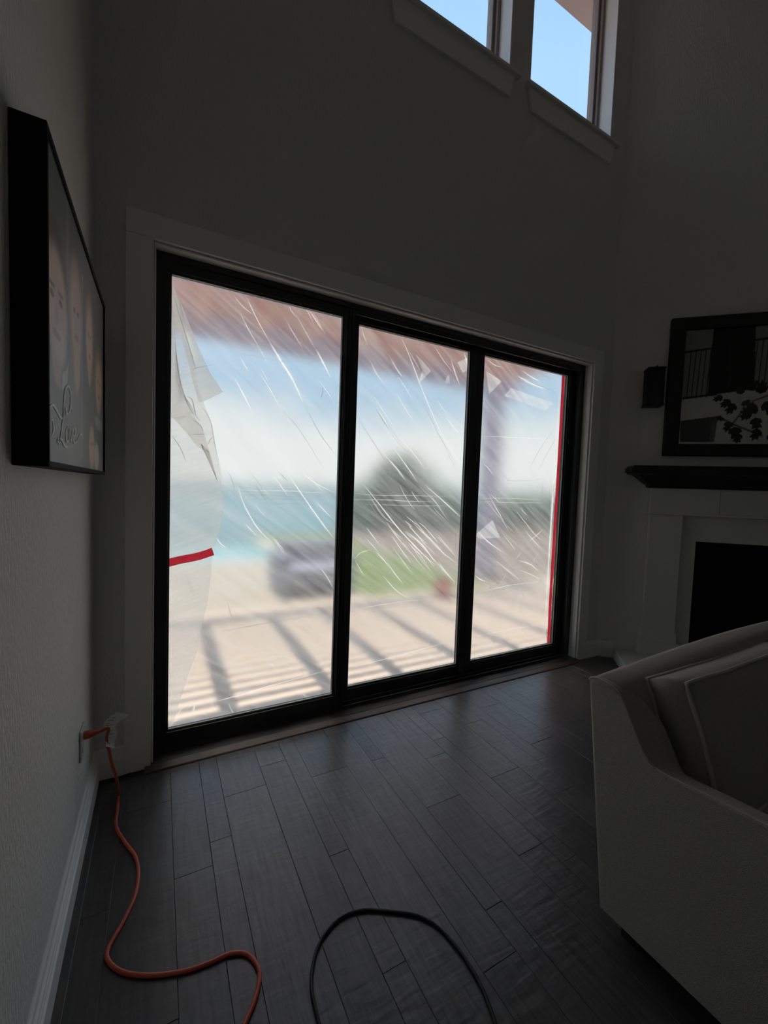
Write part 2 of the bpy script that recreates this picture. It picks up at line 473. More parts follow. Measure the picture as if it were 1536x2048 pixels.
# ---- sliding door: frame, three framed panels, glass
door = empty('door_1', (1.77, 0.1, 0), kind='structure')
ft = MB()
ft.box((OPX0, 0.045, 0.0), (OPX0 + 0.032, 0.19, OPZ))
ft.box((OPX1 - 0.062, 0.055, 0.0), (OPX1, 0.19, OPZ))
ft.box((OPX0 + 0.032, 0.045, OPZ - 0.035), (OPX1 - 0.062, 0.19, OPZ))
ft.build('door_frame', M_frame, door, bevel=0.002)
tr = MB()                                     # sill track with its rails
tr.box((OPX0 + 0.032, 0.045, 0.0), (OPX1 - 0.062, 0.19, 0.022))
tr.box((1.235, 0.048, 0.022), (OPX1 - 0.062, 0.056, 0.040))
tr.box((1.235, 0.078, 0.022), (OPX1 - 0.062, 0.084, 0.050))
tr.build('sill_track', M_frame, door, bevel=0.0015)
hr = MB()
hr.box((1.235, 0.050, OPZ - 0.062), (OPX1 - 0.062, 0.060, OPZ - 0.035))
hr.build('head_track', M_frame, door, bevel=0.0015)
ZT, ZB = 2.348, 0.119
def door_panel(gx0, gx1, yf, x0, x1):
    z0, z1 = 0.024, OPZ - 0.036
    m = MB()
    m.box((x0, yf, z0), (gx0 - 0.008, yf + 0.045, z1)); m.box((gx1 + 0.008, yf, z0), (x1, yf + 0.045, z1))
    m.box((gx0 - 0.008, yf, ZT + 0.008), (gx1 + 0.008, yf + 0.045, z1)); m.box((gx0 - 0.008, yf, z0), (gx1 + 0.008, yf + 0.045, ZB - 0.008))
    p = m.build('door_panel', M_frame, door, bevel=0.002)
    b_ = MB()                                  # glazing bead, one step back
    b_.box((gx0 - 0.010, yf + 0.010, ZB - 0.010), (gx0, yf + 0.04, ZT + 0.010)); b_.box((gx1, yf + 0.010, ZB - 0.010), (gx1 + 0.010, yf + 0.04, ZT + 0.010))
    b_.box((gx0, yf + 0.010, ZT), (gx1, yf + 0.04, ZT + 0.010)); b_.box((gx0, yf + 0.010, ZB - 0.010), (gx1, yf + 0.04, ZB))
    b_.build('glazing_bead', M_frame, p, bevel=0.0015)
    sl_ = MB()  # added pale strips: painted glint of daylight along the dark bead
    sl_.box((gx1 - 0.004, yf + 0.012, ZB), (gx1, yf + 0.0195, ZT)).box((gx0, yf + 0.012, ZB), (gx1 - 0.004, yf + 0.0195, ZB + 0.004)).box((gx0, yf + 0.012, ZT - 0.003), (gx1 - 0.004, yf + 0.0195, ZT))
    sl_.build('bead_glint', M_beadglint, p)['label'] = 'pale bead glint'
    MB().box((gx0 - 0.004, yf + 0.020, ZB - 0.004), (gx1 + 0.004, yf + 0.0205, ZT + 0.004)).build('glass_pane', M_glass, p)
    return p
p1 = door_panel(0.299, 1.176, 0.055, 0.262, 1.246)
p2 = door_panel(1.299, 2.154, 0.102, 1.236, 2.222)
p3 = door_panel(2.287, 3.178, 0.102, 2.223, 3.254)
il = MB()                                     # grooved interlock strips on the first panel's meeting stile
for k in range(3):
    il.box((1.190 + k * 0.018, 0.047, 0.03), (1.198 + k * 0.018, 0.056, OPZ - 0.04))
il.build('interlock_strip', M_frame, p1, bevel=0.0015)

# ---- threshold and casing
th = empty('trim_1', (1.77, 0, 0), kind='structure')
MB().prism([(-0.063, -0.012), (-0.017, -0.012), (-0.017, 0.015), (-0.058, 0.006), (-0.063, 0.002)], (0.2, 0, 0), (0, 1, 0), (0, 0, 1), (3.125, 0, 0)).build('nosing', M_thresh, th, bevel=0.0012)
MB().prism([(-0.016, -0.012), (0.046, -0.012), (0.046, 0.018), (-0.012, 0.016), (-0.016, 0.013)], (0.2, 0, 0), (0, 1, 0), (0, 0, 1), (3.125, 0, 0)).build('sill_board', M_sill, th, bevel=0.0012)
CI0, CI1, CIZ, CW = 0.225, 3.323, 2.442, 0.107
cas = empty('trim_2', (CI0, 0, 0), kind='structure')
def casing(a, b_):
    MB().box(a, b_).build('casing_board', M_trim, cas, bevel=0.0025)
casing((CI0 - CW, -0.022, 0), (CI0, 0, CIZ)); casing((CI1, -0.022, 0), (CI1 + CW, 0, CIZ)); casing((CI0 - CW, -0.022, CIZ), (CI1 + CW, 0, CIZ + CW))
jb = MB()                                     # jamb boards lining the opening, a small reveal behind the casing
jb.box((OPX0 - 0.004, -0.006, 0), (OPX0 + 0.002, 0.047, OPZ + 0.002)); jb.box((OPX1 - 0.006, -0.006, 0), (OPX1 + 0.002, 0.056, OPZ + 0.002)); jb.box((OPX0, -0.006, OPZ - 0.006), (OPX1, 0.047, OPZ + 0.002))
jb.build('jamb_liner', M_trim, cas, bevel=0.0015)

# ---- baseboards (stepped profile)
BP = [(0, 0), (0.024, 0), (0.024, 0.082), (0.019, 0.086), (0.019, 0.094), (0.0155, 0.098), (0.0155, 0.106), (0.010, 0.112), (0.008, 0.124), (0.003, 0.131), (0, 0.131)]
tag(MB().prism(BP, (0, REAR, 0), (1, 0, 0), (0, 0, 1), (0, -REAR, 0)).build('baseboard_left', M_trim), kind='structure')
tag(MB().prism(BP, (0.0, 0, 0), (0, -1, 0), (0, 0, 1), (CI0 - CW, 0, 0)).build('baseboard_back', M_trim), kind='structure')
tag(MB().prism(BP, (CI1 + CW, 0, 0), (0, -1, 0), (0, 0, 1), (XC - CI1 - CW, 0, 0)).build('baseboard_corner', M_trim), kind='structure')
FW = Matrix(((0.7071, 0, -0.7071, XC), (-0.7071, 0, -0.7071, 0), (0, 1, 0, 0), (0, 0, 0, 1)))   # (s, z, o) on the fireplace wall -> room
FM = Matrix(((0.7071068, -0.7071068, 0, XC), (-0.7071068, -0.7071068, 0, 0), (0, 0, 1, 0), (0, 0, 0, 1)))   # (s, o, z)
def fw(s, o, z): return FM @ Vector((s, o, z))
d = Vector((0.7071, -0.7071, 0)); nrm = Vector((-0.7071, -0.7071, 0))
tag(MB().prism(BP, (XC, 0, 0), nrm, (0, 0, 1), d * 0.128).build('baseboard_fireplace', M_trim), kind='structure')

# ---- clerestory windows
def high_window(n, X):
    w = empty('window_%d' % n, (sum(X) / 2, 0.15, WZ0), kind='structure')
    fr = MB()
    for (i, y0, y1) in ((0.030, 0.115, 0.140), (0.052, 0.140, 0.195)):
        x0, x1 = X[0] + i, X[1] - i
        fr.box((X[0], y0, WZ0), (x0, y1, WZ1)); fr.box((x1, y0, WZ0), (X[1], y1, WZ1))
        fr.box((x0, y0, WZ1 - i), (x1, y1, WZ1)); fr.box((x0, y0, WZ0), (x1, y1, WZ0 + i * 0.75))
    fr.build('window_frame', M_winframe, w, bevel=0.002)
    for x in (X[0], X[1] - 0.005): MB().box((x, 0.001, WZ0 + 0.004), (x + 0.005, 0.116, WZ1)).build('jamb_liner', M_trim, w)  # white strips added over the wall-coloured reveals to make them look sky-lit
    MB().box((X[0] + 0.045, 0.165, WZ0 + 0.03), (X[1] - 0.045, 0.168, WZ1 - 0.045)).build('glass_pane', M_glass, w)
    MB().box((X[0] - 0.06, -0.040, WZ0 - 0.018), (X[1] + 0.07, 0.0, WZ0 + 0.004)).box((X[0], 0, WZ0 - 0.001), (X[1], 0.116, WZ0 + 0.004)).build('window_sill', M_trim, w, bevel=0.004)
    MB().prism([(X[0] + 0.015, WZ0 - 0.165), (X[1] - 0.012, WZ0 - 0.165), (X[1] + 0.03, WZ0 - 0.018), (X[0] - 0.02, WZ0 - 0.018)], (0, 0, 0), (1, 0, 0), (0, 0, 1), (0, -0.02, 0)).build('sill_apron', M_trim, w, bevel=0.002)
high_window(1, W1)
high_window(2, W2)
tag(MB().box((-2, WT, 5.7), (9, 0.545, 5.86)).build('eave', M_eave), 'pinkish roof eave outside above the high windows', 'eave', kind='structure')
tag(MB().box((-4, WT - 0.04, -0.3), (-0.15, WT, 5.7)).box((XC + 0.12, WT - 0.04, -0.3), (9, WT, 5.7)).build('wall_outside', M_stucco), kind='structure')

# ================================================================== PLASTIC SHEET OUTSIDE THE DOOR
YS = 0.178
sheet = empty('plastic_sheet', (1.75, YS, 0.02), 'cloudy wrinkled plastic sheet taped over the outside of the sliding door', 'plastic sheet')
def film_grid(y, amp, seed, nx=150, nz=110):
    xs = np.linspace(0.268, 3.215, nx); zs = np.linspace(0.03, 2.395, nz)
    v = []
    for z in zs:
        for x in xs:
            a = x * 0.80 + z * 0.58                    # wrinkles run from upper left to lower right
            c = x * 0.58 - z * 0.80
            h = noise.noise(Vector((a * 7.0, c * 1.1, seed))) + 0.5 * noise.noise(Vector((a * 17.0, c * 2.2, seed + 9)))
            v.append((x, y + amp * h, z))
    f = [(j * nx + i, j * nx + i + 1, (j + 1) * nx + i + 1, (j + 1) * nx + i) for j in range(nz - 1) for i in range(nx - 1)]
    return v, f
v, f = film_grid(YS, 0.003, 1.0)
nv = len(v)
v2 = [(x, y + 0.0012, z) for x, y, z in v]
f2 = [tuple(i + nv for i in q[::-1]) for q in f]
nx, nz = 150, 110
rim = [i for i in range(nx)] + [j * nx + nx - 1 for j in range(1, nz)] + [(nz - 1) * nx + i for i in range(nx - 2, -1, -1)] + [j * nx for j in range(nz - 2, 0, -1)]
fs = [(rim[k], rim[k] + nv, rim[(k + 1) % len(rim)] + nv, rim[(k + 1) % len(rim)]) for k in range(len(rim))]
m = MB(); m.add(v + v2, f + f2 + fs)
m.build('inner_film', M_sheet, sheet, smooth=True)
v, f = film_grid(YS + 0.014, 0.0045, 4.0, 240, 180)
m = MB(); m.add(v, f); m.build('outer_film', M_haze, sheet, smooth=True, fix=False)

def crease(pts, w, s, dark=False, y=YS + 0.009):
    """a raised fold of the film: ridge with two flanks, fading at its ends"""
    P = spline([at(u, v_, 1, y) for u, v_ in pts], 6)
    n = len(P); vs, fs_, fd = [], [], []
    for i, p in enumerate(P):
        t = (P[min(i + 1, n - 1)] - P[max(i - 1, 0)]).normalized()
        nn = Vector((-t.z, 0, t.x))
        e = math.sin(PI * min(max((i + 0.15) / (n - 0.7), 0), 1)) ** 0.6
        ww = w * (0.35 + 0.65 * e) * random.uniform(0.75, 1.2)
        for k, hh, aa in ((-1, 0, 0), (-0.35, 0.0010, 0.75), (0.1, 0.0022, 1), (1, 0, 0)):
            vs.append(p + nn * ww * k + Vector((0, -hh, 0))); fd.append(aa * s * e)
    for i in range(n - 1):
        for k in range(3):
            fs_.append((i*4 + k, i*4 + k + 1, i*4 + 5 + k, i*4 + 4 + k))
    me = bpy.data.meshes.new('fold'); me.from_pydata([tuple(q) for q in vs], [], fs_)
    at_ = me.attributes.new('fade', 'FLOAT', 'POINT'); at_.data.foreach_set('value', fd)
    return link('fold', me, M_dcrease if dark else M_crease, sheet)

WH = [ # white creases: points, half width, strength
 ([(493,594),(515,640),(540,685)],.005,.7), ([(537,680),(560,718),(585,758),(608,808)],.011,1), ([(467,590),(485,612),(507,630)],.007,.35),
 ([(519,745),(540,778),(563,820)],.005,.75), ([(469,754),(488,790),(507,827)],.007,.85), ([(632,698),(648,728),(662,756)],.010,.9), ([(590,625),(612,665),(632,700)],.006,.35),
 ([(475,968),(488,1008),(515,1055),(546,1087)],.006,.8), ([(575,945),(605,990),(640,1040),(668,1077)],.008,.85), ([(428,1065),(440,1085),(452,1095)],.005,.8),
 ([(425,1404),(470,1392),(540,1371),(664,1338)],.005,.85), ([(385,1432),(388,1415),(391,1400)],.007,.7), ([(350,1450),(360,1420),(385,1398)],.006,.5),
 ([(600,940),(630,965),(668,985)],.007,.5), ([(640,1135),(655,1155),(668,1180)],.006,.6), ([(520,1300),(545,1330),(560,1345)],.006,.4),
 ([(372,655),(384,700),(397,742)],.009,.95), ([(340,1448),(352,1440),(362,1442)],.008,.5),
 ([(800,672),(816,705),(845,780),(880,860),(925,935)],.0055,.75), ([(765,905),(792,935),(812,962)],.008,.7), ([(785,893),(812,930),(835,965)],.007,.75), ([(800,875),(830,910),(852,942)],.006,.5),
 ([(722,650),(728,672),(735,690)],.006,.4), ([(902,720),(910,745),(920,772)],.009,.7), ([(928,705),(934,725),(938,745)],.009,.8), ([(780,715),(795,740),(806,755)],.010,.55), ([(740,720),(752,745),(770,770)],.010,.4),
 ([(724,965),(760,1010),(800,1060),(850,1112),(872,1130)],.007,.95), ([(812,1062),(845,1090),(872,1126)],.009,.8), ([(830,1050),(865,1082),(892,1112)],.009,.7), ([(850,970),(890,1005),(922,1035)],.006,.85),
 ([(765,1150),(790,1178),(816,1196)],.006,.7), ([(705,1220),(780,1206),(868,1196)],.004,.45), ([(697,1335),(780,1315),(908,1280)],.0045,.85), ([(798,968),(815,1000),(830,1020)],.006,.5),
 ([(825,1045),(880,1100),(918,1130)],.005,.6), ([(708,1118),(722,1105),(745,1098)],.006,.5), ([(710,1120),(720,1138),(728,1150)],.006,.5), ([(735,985),(765,1030),(790,1050)],.010,.35),
 ([(1036,752),(1060,765),(1092,778)],.016,.95), ([(1045,742),(1065,755),(1080,762)],.010,.7), ([(975,985),(1000,1030),(1017,1062)],.007,.6), ([(957,1063),(975,1082),(1008,1106)],.009,.8), ([(965,925),(978,938),(988,952)],.007,.6),
 ([(950,1150),(960,1158),(972,1163)],.008,.8), ([(955,1186),(1010,1172),(1080,1162)],.005,.5), ([(945,1275),(1010,1260),(1095,1246)],.0045,.75), ([(1035,1120),(1060,1128),(1078,1143)],.010,.6), ([(990,1120),(1015,1140),(1040,1160)],.009,.4),
 ([(1040,1140),(1065,1150),(1082,1160)],.008,.45), ([(962,872),(1020,874),(1105,878)],.005,.5), ([(975,720),(990,730),(1005,735)],.006,.5), ([(1055,1085),(1075,1068),(1085,1060)],.008,.6), ([(1065,1175),(1076,1160),(1080,1152)],.007,.6)]
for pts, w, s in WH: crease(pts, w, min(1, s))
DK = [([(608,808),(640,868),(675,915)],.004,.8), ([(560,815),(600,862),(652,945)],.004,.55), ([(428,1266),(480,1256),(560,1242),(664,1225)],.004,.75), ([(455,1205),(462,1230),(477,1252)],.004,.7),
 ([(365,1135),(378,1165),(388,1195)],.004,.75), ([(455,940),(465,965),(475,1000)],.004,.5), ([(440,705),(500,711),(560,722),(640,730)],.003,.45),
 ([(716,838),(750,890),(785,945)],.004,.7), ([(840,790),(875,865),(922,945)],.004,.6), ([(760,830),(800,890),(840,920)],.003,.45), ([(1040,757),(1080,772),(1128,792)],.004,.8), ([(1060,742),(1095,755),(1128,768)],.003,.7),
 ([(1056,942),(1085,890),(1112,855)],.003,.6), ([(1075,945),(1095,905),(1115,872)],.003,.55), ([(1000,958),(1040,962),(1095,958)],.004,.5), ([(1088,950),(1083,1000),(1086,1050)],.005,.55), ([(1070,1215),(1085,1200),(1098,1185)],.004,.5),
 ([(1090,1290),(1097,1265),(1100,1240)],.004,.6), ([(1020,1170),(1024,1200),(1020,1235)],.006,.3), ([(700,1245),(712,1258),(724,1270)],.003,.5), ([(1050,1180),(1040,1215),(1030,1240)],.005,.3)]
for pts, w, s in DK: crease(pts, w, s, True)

rf = random.Random(5)
def fine(u0, u1, v0, v1, n, ln, slope, dark=0.25, st=(0.35, 0.8)):
    for _ in range(n):
        u, v_ = rf.uniform(u0, u1), rf.uniform(v0, v1); l = rf.uniform(*ln); k = slope * rf.uniform(0.8, 1.2)
        crease([(u, v_), (u + l * 0.5 + rf.uniform(-2, 2), v_ + l * 0.5 * k), (u + l, v_ + l * k)], rf.uniform(.003, .0065), rf.uniform(*st), rf.random() < dark)
fine(730, 880, 960, 1130, 26, (18, 48), 1.25)
fine(790, 850, 1030, 1090, 14, (12, 30), 1.0, 0.1, (0.5, 1))
fine(470, 640, 600, 760, 12, (15, 40), 1.7)
fine(480, 650, 930, 1080, 14, (14, 36), 1.3)
fine(960, 1060, 930, 1130, 20, (12, 40), 1.1)
fine(990, 1090, 1120, 1240, 10, (8, 20), -1.6, 0.5, (0.25, 0.5))
fine(730, 900, 690, 900, 12, (18, 45), 1.5)
fine(360, 620, 1380, 1430, 8, (8, 22), 1.6, 0.3, (0.3, 0.6))
for x0, x1, zz, st in ((0.62, 1.17, 1.335, .5), (0.55, 1.17, 1.305, .6), (0.60, 1.15, 1.285, .45), (0.7, 1.17, 1.255, .5), (1.32, 2.13, 1.33, .5), (1.31, 2.0, 1.295, .6), (1.4, 2.14, 1.265, .4), (2.30, 3.05, 1.33, .45), (2.32, 3.1, 1.30, .4)):
    q = [(x0 + (x1 - x0) * t, zz + rf.uniform(-.004, .004)) for t in (0, .2, .4, .6, .8, 1)]
    uv = []
    for x, z in q:                             # back into frame units for crease()
        p = RM.transposed() @ (Vector((x, YS + 0.009, z)) - CAM); uv.append((768 + FPX * p.x / -p.z, 1024 - FPX * p.y / -p.z))
    crease(uv, .0035, st, rf.random() < 0.4)

# loose pieces of film folded over along the left edge, and small folded corners
def patch(name, pts, y, m, parent=sheet, bend=0.004, label=None):
    P = [at(u, v_, 1, y) for u, v_ in pts]
    c = sum(P, Vector()) / len(P)
    vs = [c + Vector((0, -bend, 0))]; fs_ = []
    for p in P: vs.append(p * 0.5 + c * 0.5 + Vector((0, -bend * 0.6 * random.uniform(0.2, 1.4), 0)))
    for p in P: vs.append(p)
    n = len(P)
    for i in range(n):
        j = (i + 1) % n
        fs_.append((0, 1 + i, 1 + j)); fs_.append((1 + i, 1 + n + i, 1 + n + j, 1 + j))
    me = bpy.data.meshes.new(name); me.from_pydata([tuple(q) for q in vs], [], fs_)
    me.polygons.foreach_set('use_smooth', [True] * len(me.polygons))
    o = link(name, me, m, parent)
    if label: o['label'] = label
    return o
patch('folded_flap', [(344,560),(352,585),(368,620),(395,690),(420,745),(446,784),(420,797),(398,806),(385,760),(370,700),(350,640),(344,610)], YS - 0.012, M_flap2, label='folded over corner of the film')
patch('film_strip', [(343,565),(352,610),(368,660),(384,712),(398,780),(408,808),(424,850),(432,905),(442,950),(444,975),(447,1010),(440,1060),(428,1095),(424,1110),(422,1150),(414,1210),(404,1245),(395,1300),(378,1345),(360,1400),(345,1452),(337,1455),(339,1130),(341,860)], YS - 0.010, M_flap, label='second layer of loose film')
patch('folded_flap', [(343,640),(352,700),(350,760),(362,790),(385,815),(392,835),(385,828),(360,838),(342,835)], YS - 0.014, M_flap2)
patch('folded_flap', [(345,835),(385,830),(405,855),(415,890),(425,930),(436,965),(420,905),(395,895),(375,868)], YS - 0.0145, M_flap2)
for q in ([(831,708),(845,722),(862,742),(850,755),(836,768),(845,740)], [(972,742),(988,752),(1004,762),(992,775),(978,788)], [(1022,776),(1060,790),(1106,806),(1090,822),(1050,806),(1008,792)],
          [(915,725),(935,715),(938,740),(925,745)], [(893,755),(898,750),(900,768),(890,765)], [(950,1070),(985,1040),(1000,1075),(960,1078)]):
    patch('folded_flap', q, YS + 0.008, M_flapw, bend=-0.002)
crease([(345,580),(362,640),(384,712),(392,740)], .004, .7, True, YS - 0.016)
crease([(348,650),(356,740),(372,800),(392,838)], .004, .8, True, YS - 0.016)
crease([(372,792),(384,800),(392,830),(402,845)], .004, .8, True, YS - 0.016)
crease([(382,838),(400,850),(408,866)], .003, .7, True, YS - 0.016)
crease([(378,869),(395,869),(415,868)], .0025, .7, True, YS - 0.016)
crease([(416,890),(420,880),(426,873)], .003, .7, True, YS - 0.016)
crease([(342,868),(360,895),(373,925)], .003, .8, True, YS - 0.016)
crease([(398,806),(420,840),(430,890),(446,965)], .0035, .7, True, YS - 0.016)
crease([(384,740),(395,735),(425,730)], .003, .4, True, YS - 0.016)

# red tape: a short loose piece at the left stile and a long run down the right edge
def tape(name, pts, w, label):
    P = spline(pts, 5); n = len(P); vs, fs_ = [], []
    for i, p in enumerate(P):
        t = (P[min(i+1, n-1)] - P[max(i-1, 0)]).normalized(); nn = Vector((-t.z, 0, t.x))
        ww = w * random.uniform(0.96, 1.04)
        for k in (-1, 1):
            for dy in (0, 0.0006): vs.append(p + nn * ww * k + Vector((0, dy, 0)))
    for i in range(n - 1):
        a, b_ = i * 4, i * 4 + 4
        fs_ += [(a, b_, b_ + 2, a + 2), (a + 1, a + 3, b_ + 3, b_ + 1), (a, a + 1, b_ + 1, b_), (a + 2, b_ + 2, b_ + 3, a + 3)]
    fs_ += [(0, 2, 3, 1), (n*4 - 4, n*4 - 3, n*4 - 1, n*4 - 2)]
    me = bpy.data.meshes.new(name); me.from_pydata([tuple(q) for q in vs], [], fs_)
    o = link(name, me, M_tape); tag(o, label, 'tape'); return o
YT = YS - 0.018
tape('red_tape', [at(336, 1126, 1, YT), at(360, 1120, 1, YT), at(395, 1113, 1, YT), at(426, 1103, 1, YT)], 0.021, 'short strip of red tape holding the plastic at the left door stile')
YT = YS - 0.012
tape('red_tape', [at(u, v_, 1, YT) for u, v_ in ((1127,752),(1123,830),(1118,920),(1113,1000),(1107,1100),(1101,1200),(1097,1290))], 0.018, 'long vertical red tape strip along the right edge of the plastic')
crease([(1120,760),(1116,830),(1110,920),(1105,1000),(1100,1080),(1094,1180),(1088,1290)], .016, .95)
ht = []
for u, v_ in ((1122,890),(1119,940),(1117,985),(1116,1010),(1114,985)):
    ht.append(([(u - 4, v_ - 8), (u - 1, v_), (u - 3, v_ + 9)], .006, .9))
for pts, w, s in ht: crease(pts, w, s, True, YS - 0.02)
for pts in ([(1108,965),(1106,985),(1109,1003)], [(1106,1005),(1108,1018),(1105,1030)], [(1094,1255),(1092,1268),(1095,1282)], [(1097,1262),(1096,1270),(1093,1276)]):
    crease(pts, .004, .9, True, YS - 0.012)
crease([(646,771),(645,785),(641,799)], .002, 1, True, YS - 0.012)

# ================================================================== LEFT WALL: FRAMED CANVAS
def grid_print(name, P0, eu, ev, nu, nv_, ink, m, parent):
    u = np.linspace(0, 1, nu); v_ = np.linspace(0, 1, nv_)
    U, V = np.meshgrid(u, v_)
    P = np.array(P0)[None, None] + U[..., None] * np.array(eu) + V[..., None] * np.array(ev)
    me = bpy.data.meshes.new(name)
    idx = np.arange(nu * nv_).reshape(nv_, nu)
    F = np.stack([idx[:-1, :-1], idx[:-1, 1:], idx[1:, 1:], idx[1:, :-1]], -1).reshape(-1, 4)
    me.from_pydata(P.reshape(-1, 3).tolist(), [], F.tolist())
    col = np.ones((nu * nv_, 4)); col[:, :3] = ink(U, V).reshape(-1, 3)
    a = me.color_attributes.new('ink', 'FLOAT_COLOR', 'POINT'); a.data.foreach_set('color', col.ravel())
    return link(name, me, m, parent)

def soft(x): return 1 / (1 + np.exp(-x))
class Ink:
    def __init__(s, U, V, base): s.U, s.V = U, V; s.c = np.ones(U.shape + (3,)) * np.array(base)
    def over(s, a, col): s.c = s.c * (1 - a[..., None]) + a[..., None] * np.array(col); return s
    def ell(s, u, v_, ru, rv, col, rot=0, sh=14, op=1):
        du, dv = s.U - u, s.V - v_
        c, n = math.cos(rot), math.sin(rot)
        a, b_ = (du * c + dv * n) / ru, (-du * n + dv * c) / rv
        return s.over(op * soft((1 - np.sqrt(a*a + b_*b_)) * sh), col)
    def rect(s, u0, u1, v0, v1, col, e=400, op=1):
        return s.over(op * soft((s.U - u0) * e) * soft((u1 - s.U) * e) * soft((s.V - v0) * e) * soft((v1 - s.V) * e), col)
    def line(s, a, b_, w, col, e=500, op=1):
        au, av = a; bu, bv = b_
        L = (bu - au) ** 2 + (bv - av) ** 2
        t = np.clip(((s.U - au) * (bu - au) + (s.V - av) * (bv - av)) / L, 0, 1)
        dd = np.sqrt((s.U - au - t * (bu - au)) ** 2 + (s.V - av - t * (bv - av)) ** 2)
        return s.over(op * soft((w - dd) * e), col)
    def poly(s, pts, col, op=1):
        ins = np.zeros(s.U.shape, bool); n = len(pts)
        for i in range(n):
            x1, y1 = pts[i]; x2, y2 = pts[(i + 1) % n]
            if y1 == y2: continue
            cnd = ((y1 > s.V) != (y2 > s.V)) & (s.U < (x2 - x1) * (s.V - y1) / (y2 - y1) + x1)
            ins ^= cnd
        return s.over(op * ins.astype(float), col)

def family_ink(U, V):
    k = Ink(U, V, (0.16, 0.165, 0.165))
    k.over(soft((0.42 - V) * 9) * 0.55, (0.27, 0.28, 0.28)).over(soft((V - 0.8) * 8) * 0.5, (0.10, 0.105, 0.105))
    skin, skin2, shade = (0.52, 0.40, 0.35), (0.58, 0.48, 0.42), (0.30, 0.19, 0.16)
    k.ell(0.24, 0.88, 0.015, 0.3, (0.26, 0.26, 0.26), op=0.5, sh=5)
    # shirts and collars
    k.ell(0.13, 0.13, 0.17, 0.25, (0.21, 0.215, 0.22), sh=10).ell(0.36, 0.14, 0.13, 0.25, (0.30, 0.30, 0.30), sh=8, op=0.6)
    k.poly([(0.06, 0.36), (0.12, 0.33), (0.15, 0.26), (0.09, 0.30)], (0.42, 0.42, 0.42)).poly([(0.22, 0.36), (0.17, 0.33), (0.16, 0.26), (0.23, 0.31), (0.25, 0.40)], (0.44, 0.44, 0.44))
    # tall man: short dark hair, face, neck
    k.ell(0.105, 0.66, 0.125, 0.145, (0.10, 0.075, 0.065), rot=0.15, sh=12)
    k.ell(0.11, 0.36, 0.055, 0.09, (0.46, 0.36, 0.32))
    k.ell(0.11, 0.535, 0.120, 0.185, skin, rot=0.08).ell(0.10, 0.60, 0.09, 0.07, (0.47, 0.33, 0.29), op=0.6, sh=5).ell(0.145, 0.42, 0.06, 0.06, skin2, sh=5)
    k.ell(0.058, 0.552, 0.020, 0.012, (0.13, 0.09, 0.08)).ell(0.152, 0.566, 0.020, 0.012, (0.13, 0.09, 0.08)).ell(0.105, 0.500, 0.018, 0.035, shade, op=0.4, sh=5).ell(0.108, 0.438, 0.042, 0.014, (0.42, 0.22, 0.20))
    k.line((0.035, 0.578), (0.08, 0.585), 0.006, (0.14, 0.09, 0.07)).line((0.13, 0.592), (0.175, 0.596), 0.006, (0.14, 0.09, 0.07))
    # woman: long fair hair, face, neck
    k.ell(0.365, 0.64, 0.105, 0.21, (0.40, 0.32, 0.25), sh=12).ell(0.375, 0.44, 0.055, 0.12, (0.50, 0.41, 0.36)).ell(0.30, 0.53, 0.03, 0.16, (0.32, 0.24, 0.19), sh=8)
    k.ell(0.365, 0.61, 0.080, 0.165, skin, rot=0.05).ell(0.37, 0.70, 0.05, 0.06, (0.50, 0.33, 0.30), op=0.6, sh=5)
    k.ell(0.335, 0.640, 0.014, 0.010, (0.14, 0.10, 0.09)).ell(0.395, 0.650, 0.014, 0.010, (0.14, 0.10, 0.09)).ell(0.365, 0.590, 0.012, 0.03, shade, op=0.4, sh=5).ell(0.365, 0.540, 0.032, 0.013, (0.50, 0.18, 0.18))
    k.line((0.475, 0.86), (0.452, 0.05), 0.006, (0.42, 0.39, 0.36), e=300, op=0.8)
    # girl and younger child at the right, baby below
    k.ell(0.620, 0.655, 0.085, 0.20, (0.42, 0.31, 0.22), sh=10).ell(0.615, 0.63, 0.062, 0.155, (0.60, 0.46, 0.36)).ell(0.60, 0.66, 0.010, 0.010, shade).ell(0.645, 0.665, 0.010, 0.010, shade).ell(0.625, 0.560, 0.024, 0.012, (0.48, 0.2, 0.18)).ell(0.62, 0.47, 0.03, 0.06, (0.52, 0.42, 0.34))
    k.ell(0.865, 0.53, 0.105, 0.16, (0.36, 0.25, 0.17), sh=10).ell(0.860, 0.47, 0.085, 0.145, (0.58, 0.42, 0.31)).ell(0.83, 0.50, 0.012, 0.010, shade).ell(0.90, 0.505, 0.012, 0.010, shade).ell(0.865, 0.42, 0.03, 0.012, (0.48, 0.2, 0.18))
    k.ell(0.86, 0.27, 0.10, 0.035, (0.5, 0.5, 0.5), sh=8, op=0.7)
    k.ell(0.675, 0.115, 0.065, 0.11, (0.60, 0.44, 0.33)).ell(0.66, 0.13, 0.010, 0.009, shade).ell(0.70, 0.135, 0.010, 0.009, shade).ell(0.80, 0.075, 0.07, 0.075, (0.55, 0.54, 0.52))
    return np.clip(k.c * 1.45, 0, 0.9)
PY0, PY1, PZ0, PZ1, PD = -1.137, -0.172, 1.382, 2.052, 0.056
can = empty('framed_photo_canvas', (0, (PY0 + PY1) / 2, PZ0), 'large black framed family portrait canvas with white script on left wall', 'picture')
fb = MB()
fb.box((0.001, PY0, PZ0), (PD + 0.003, PY0 + 0.012, PZ1)); fb.box((0.001, PY1 - 0.012, PZ0), (PD + 0.003, PY1, PZ1))
fb.box((0.001, PY0 + 0.012, PZ1 - 0.012), (PD + 0.003, PY1 - 0.012, PZ1)); fb.box((0.001, PY0 + 0.012, PZ0), (PD + 0.003, PY1 - 0.012, PZ0 + 0.012))
fb.build('frame', M_black, can, bevel=0.0015)
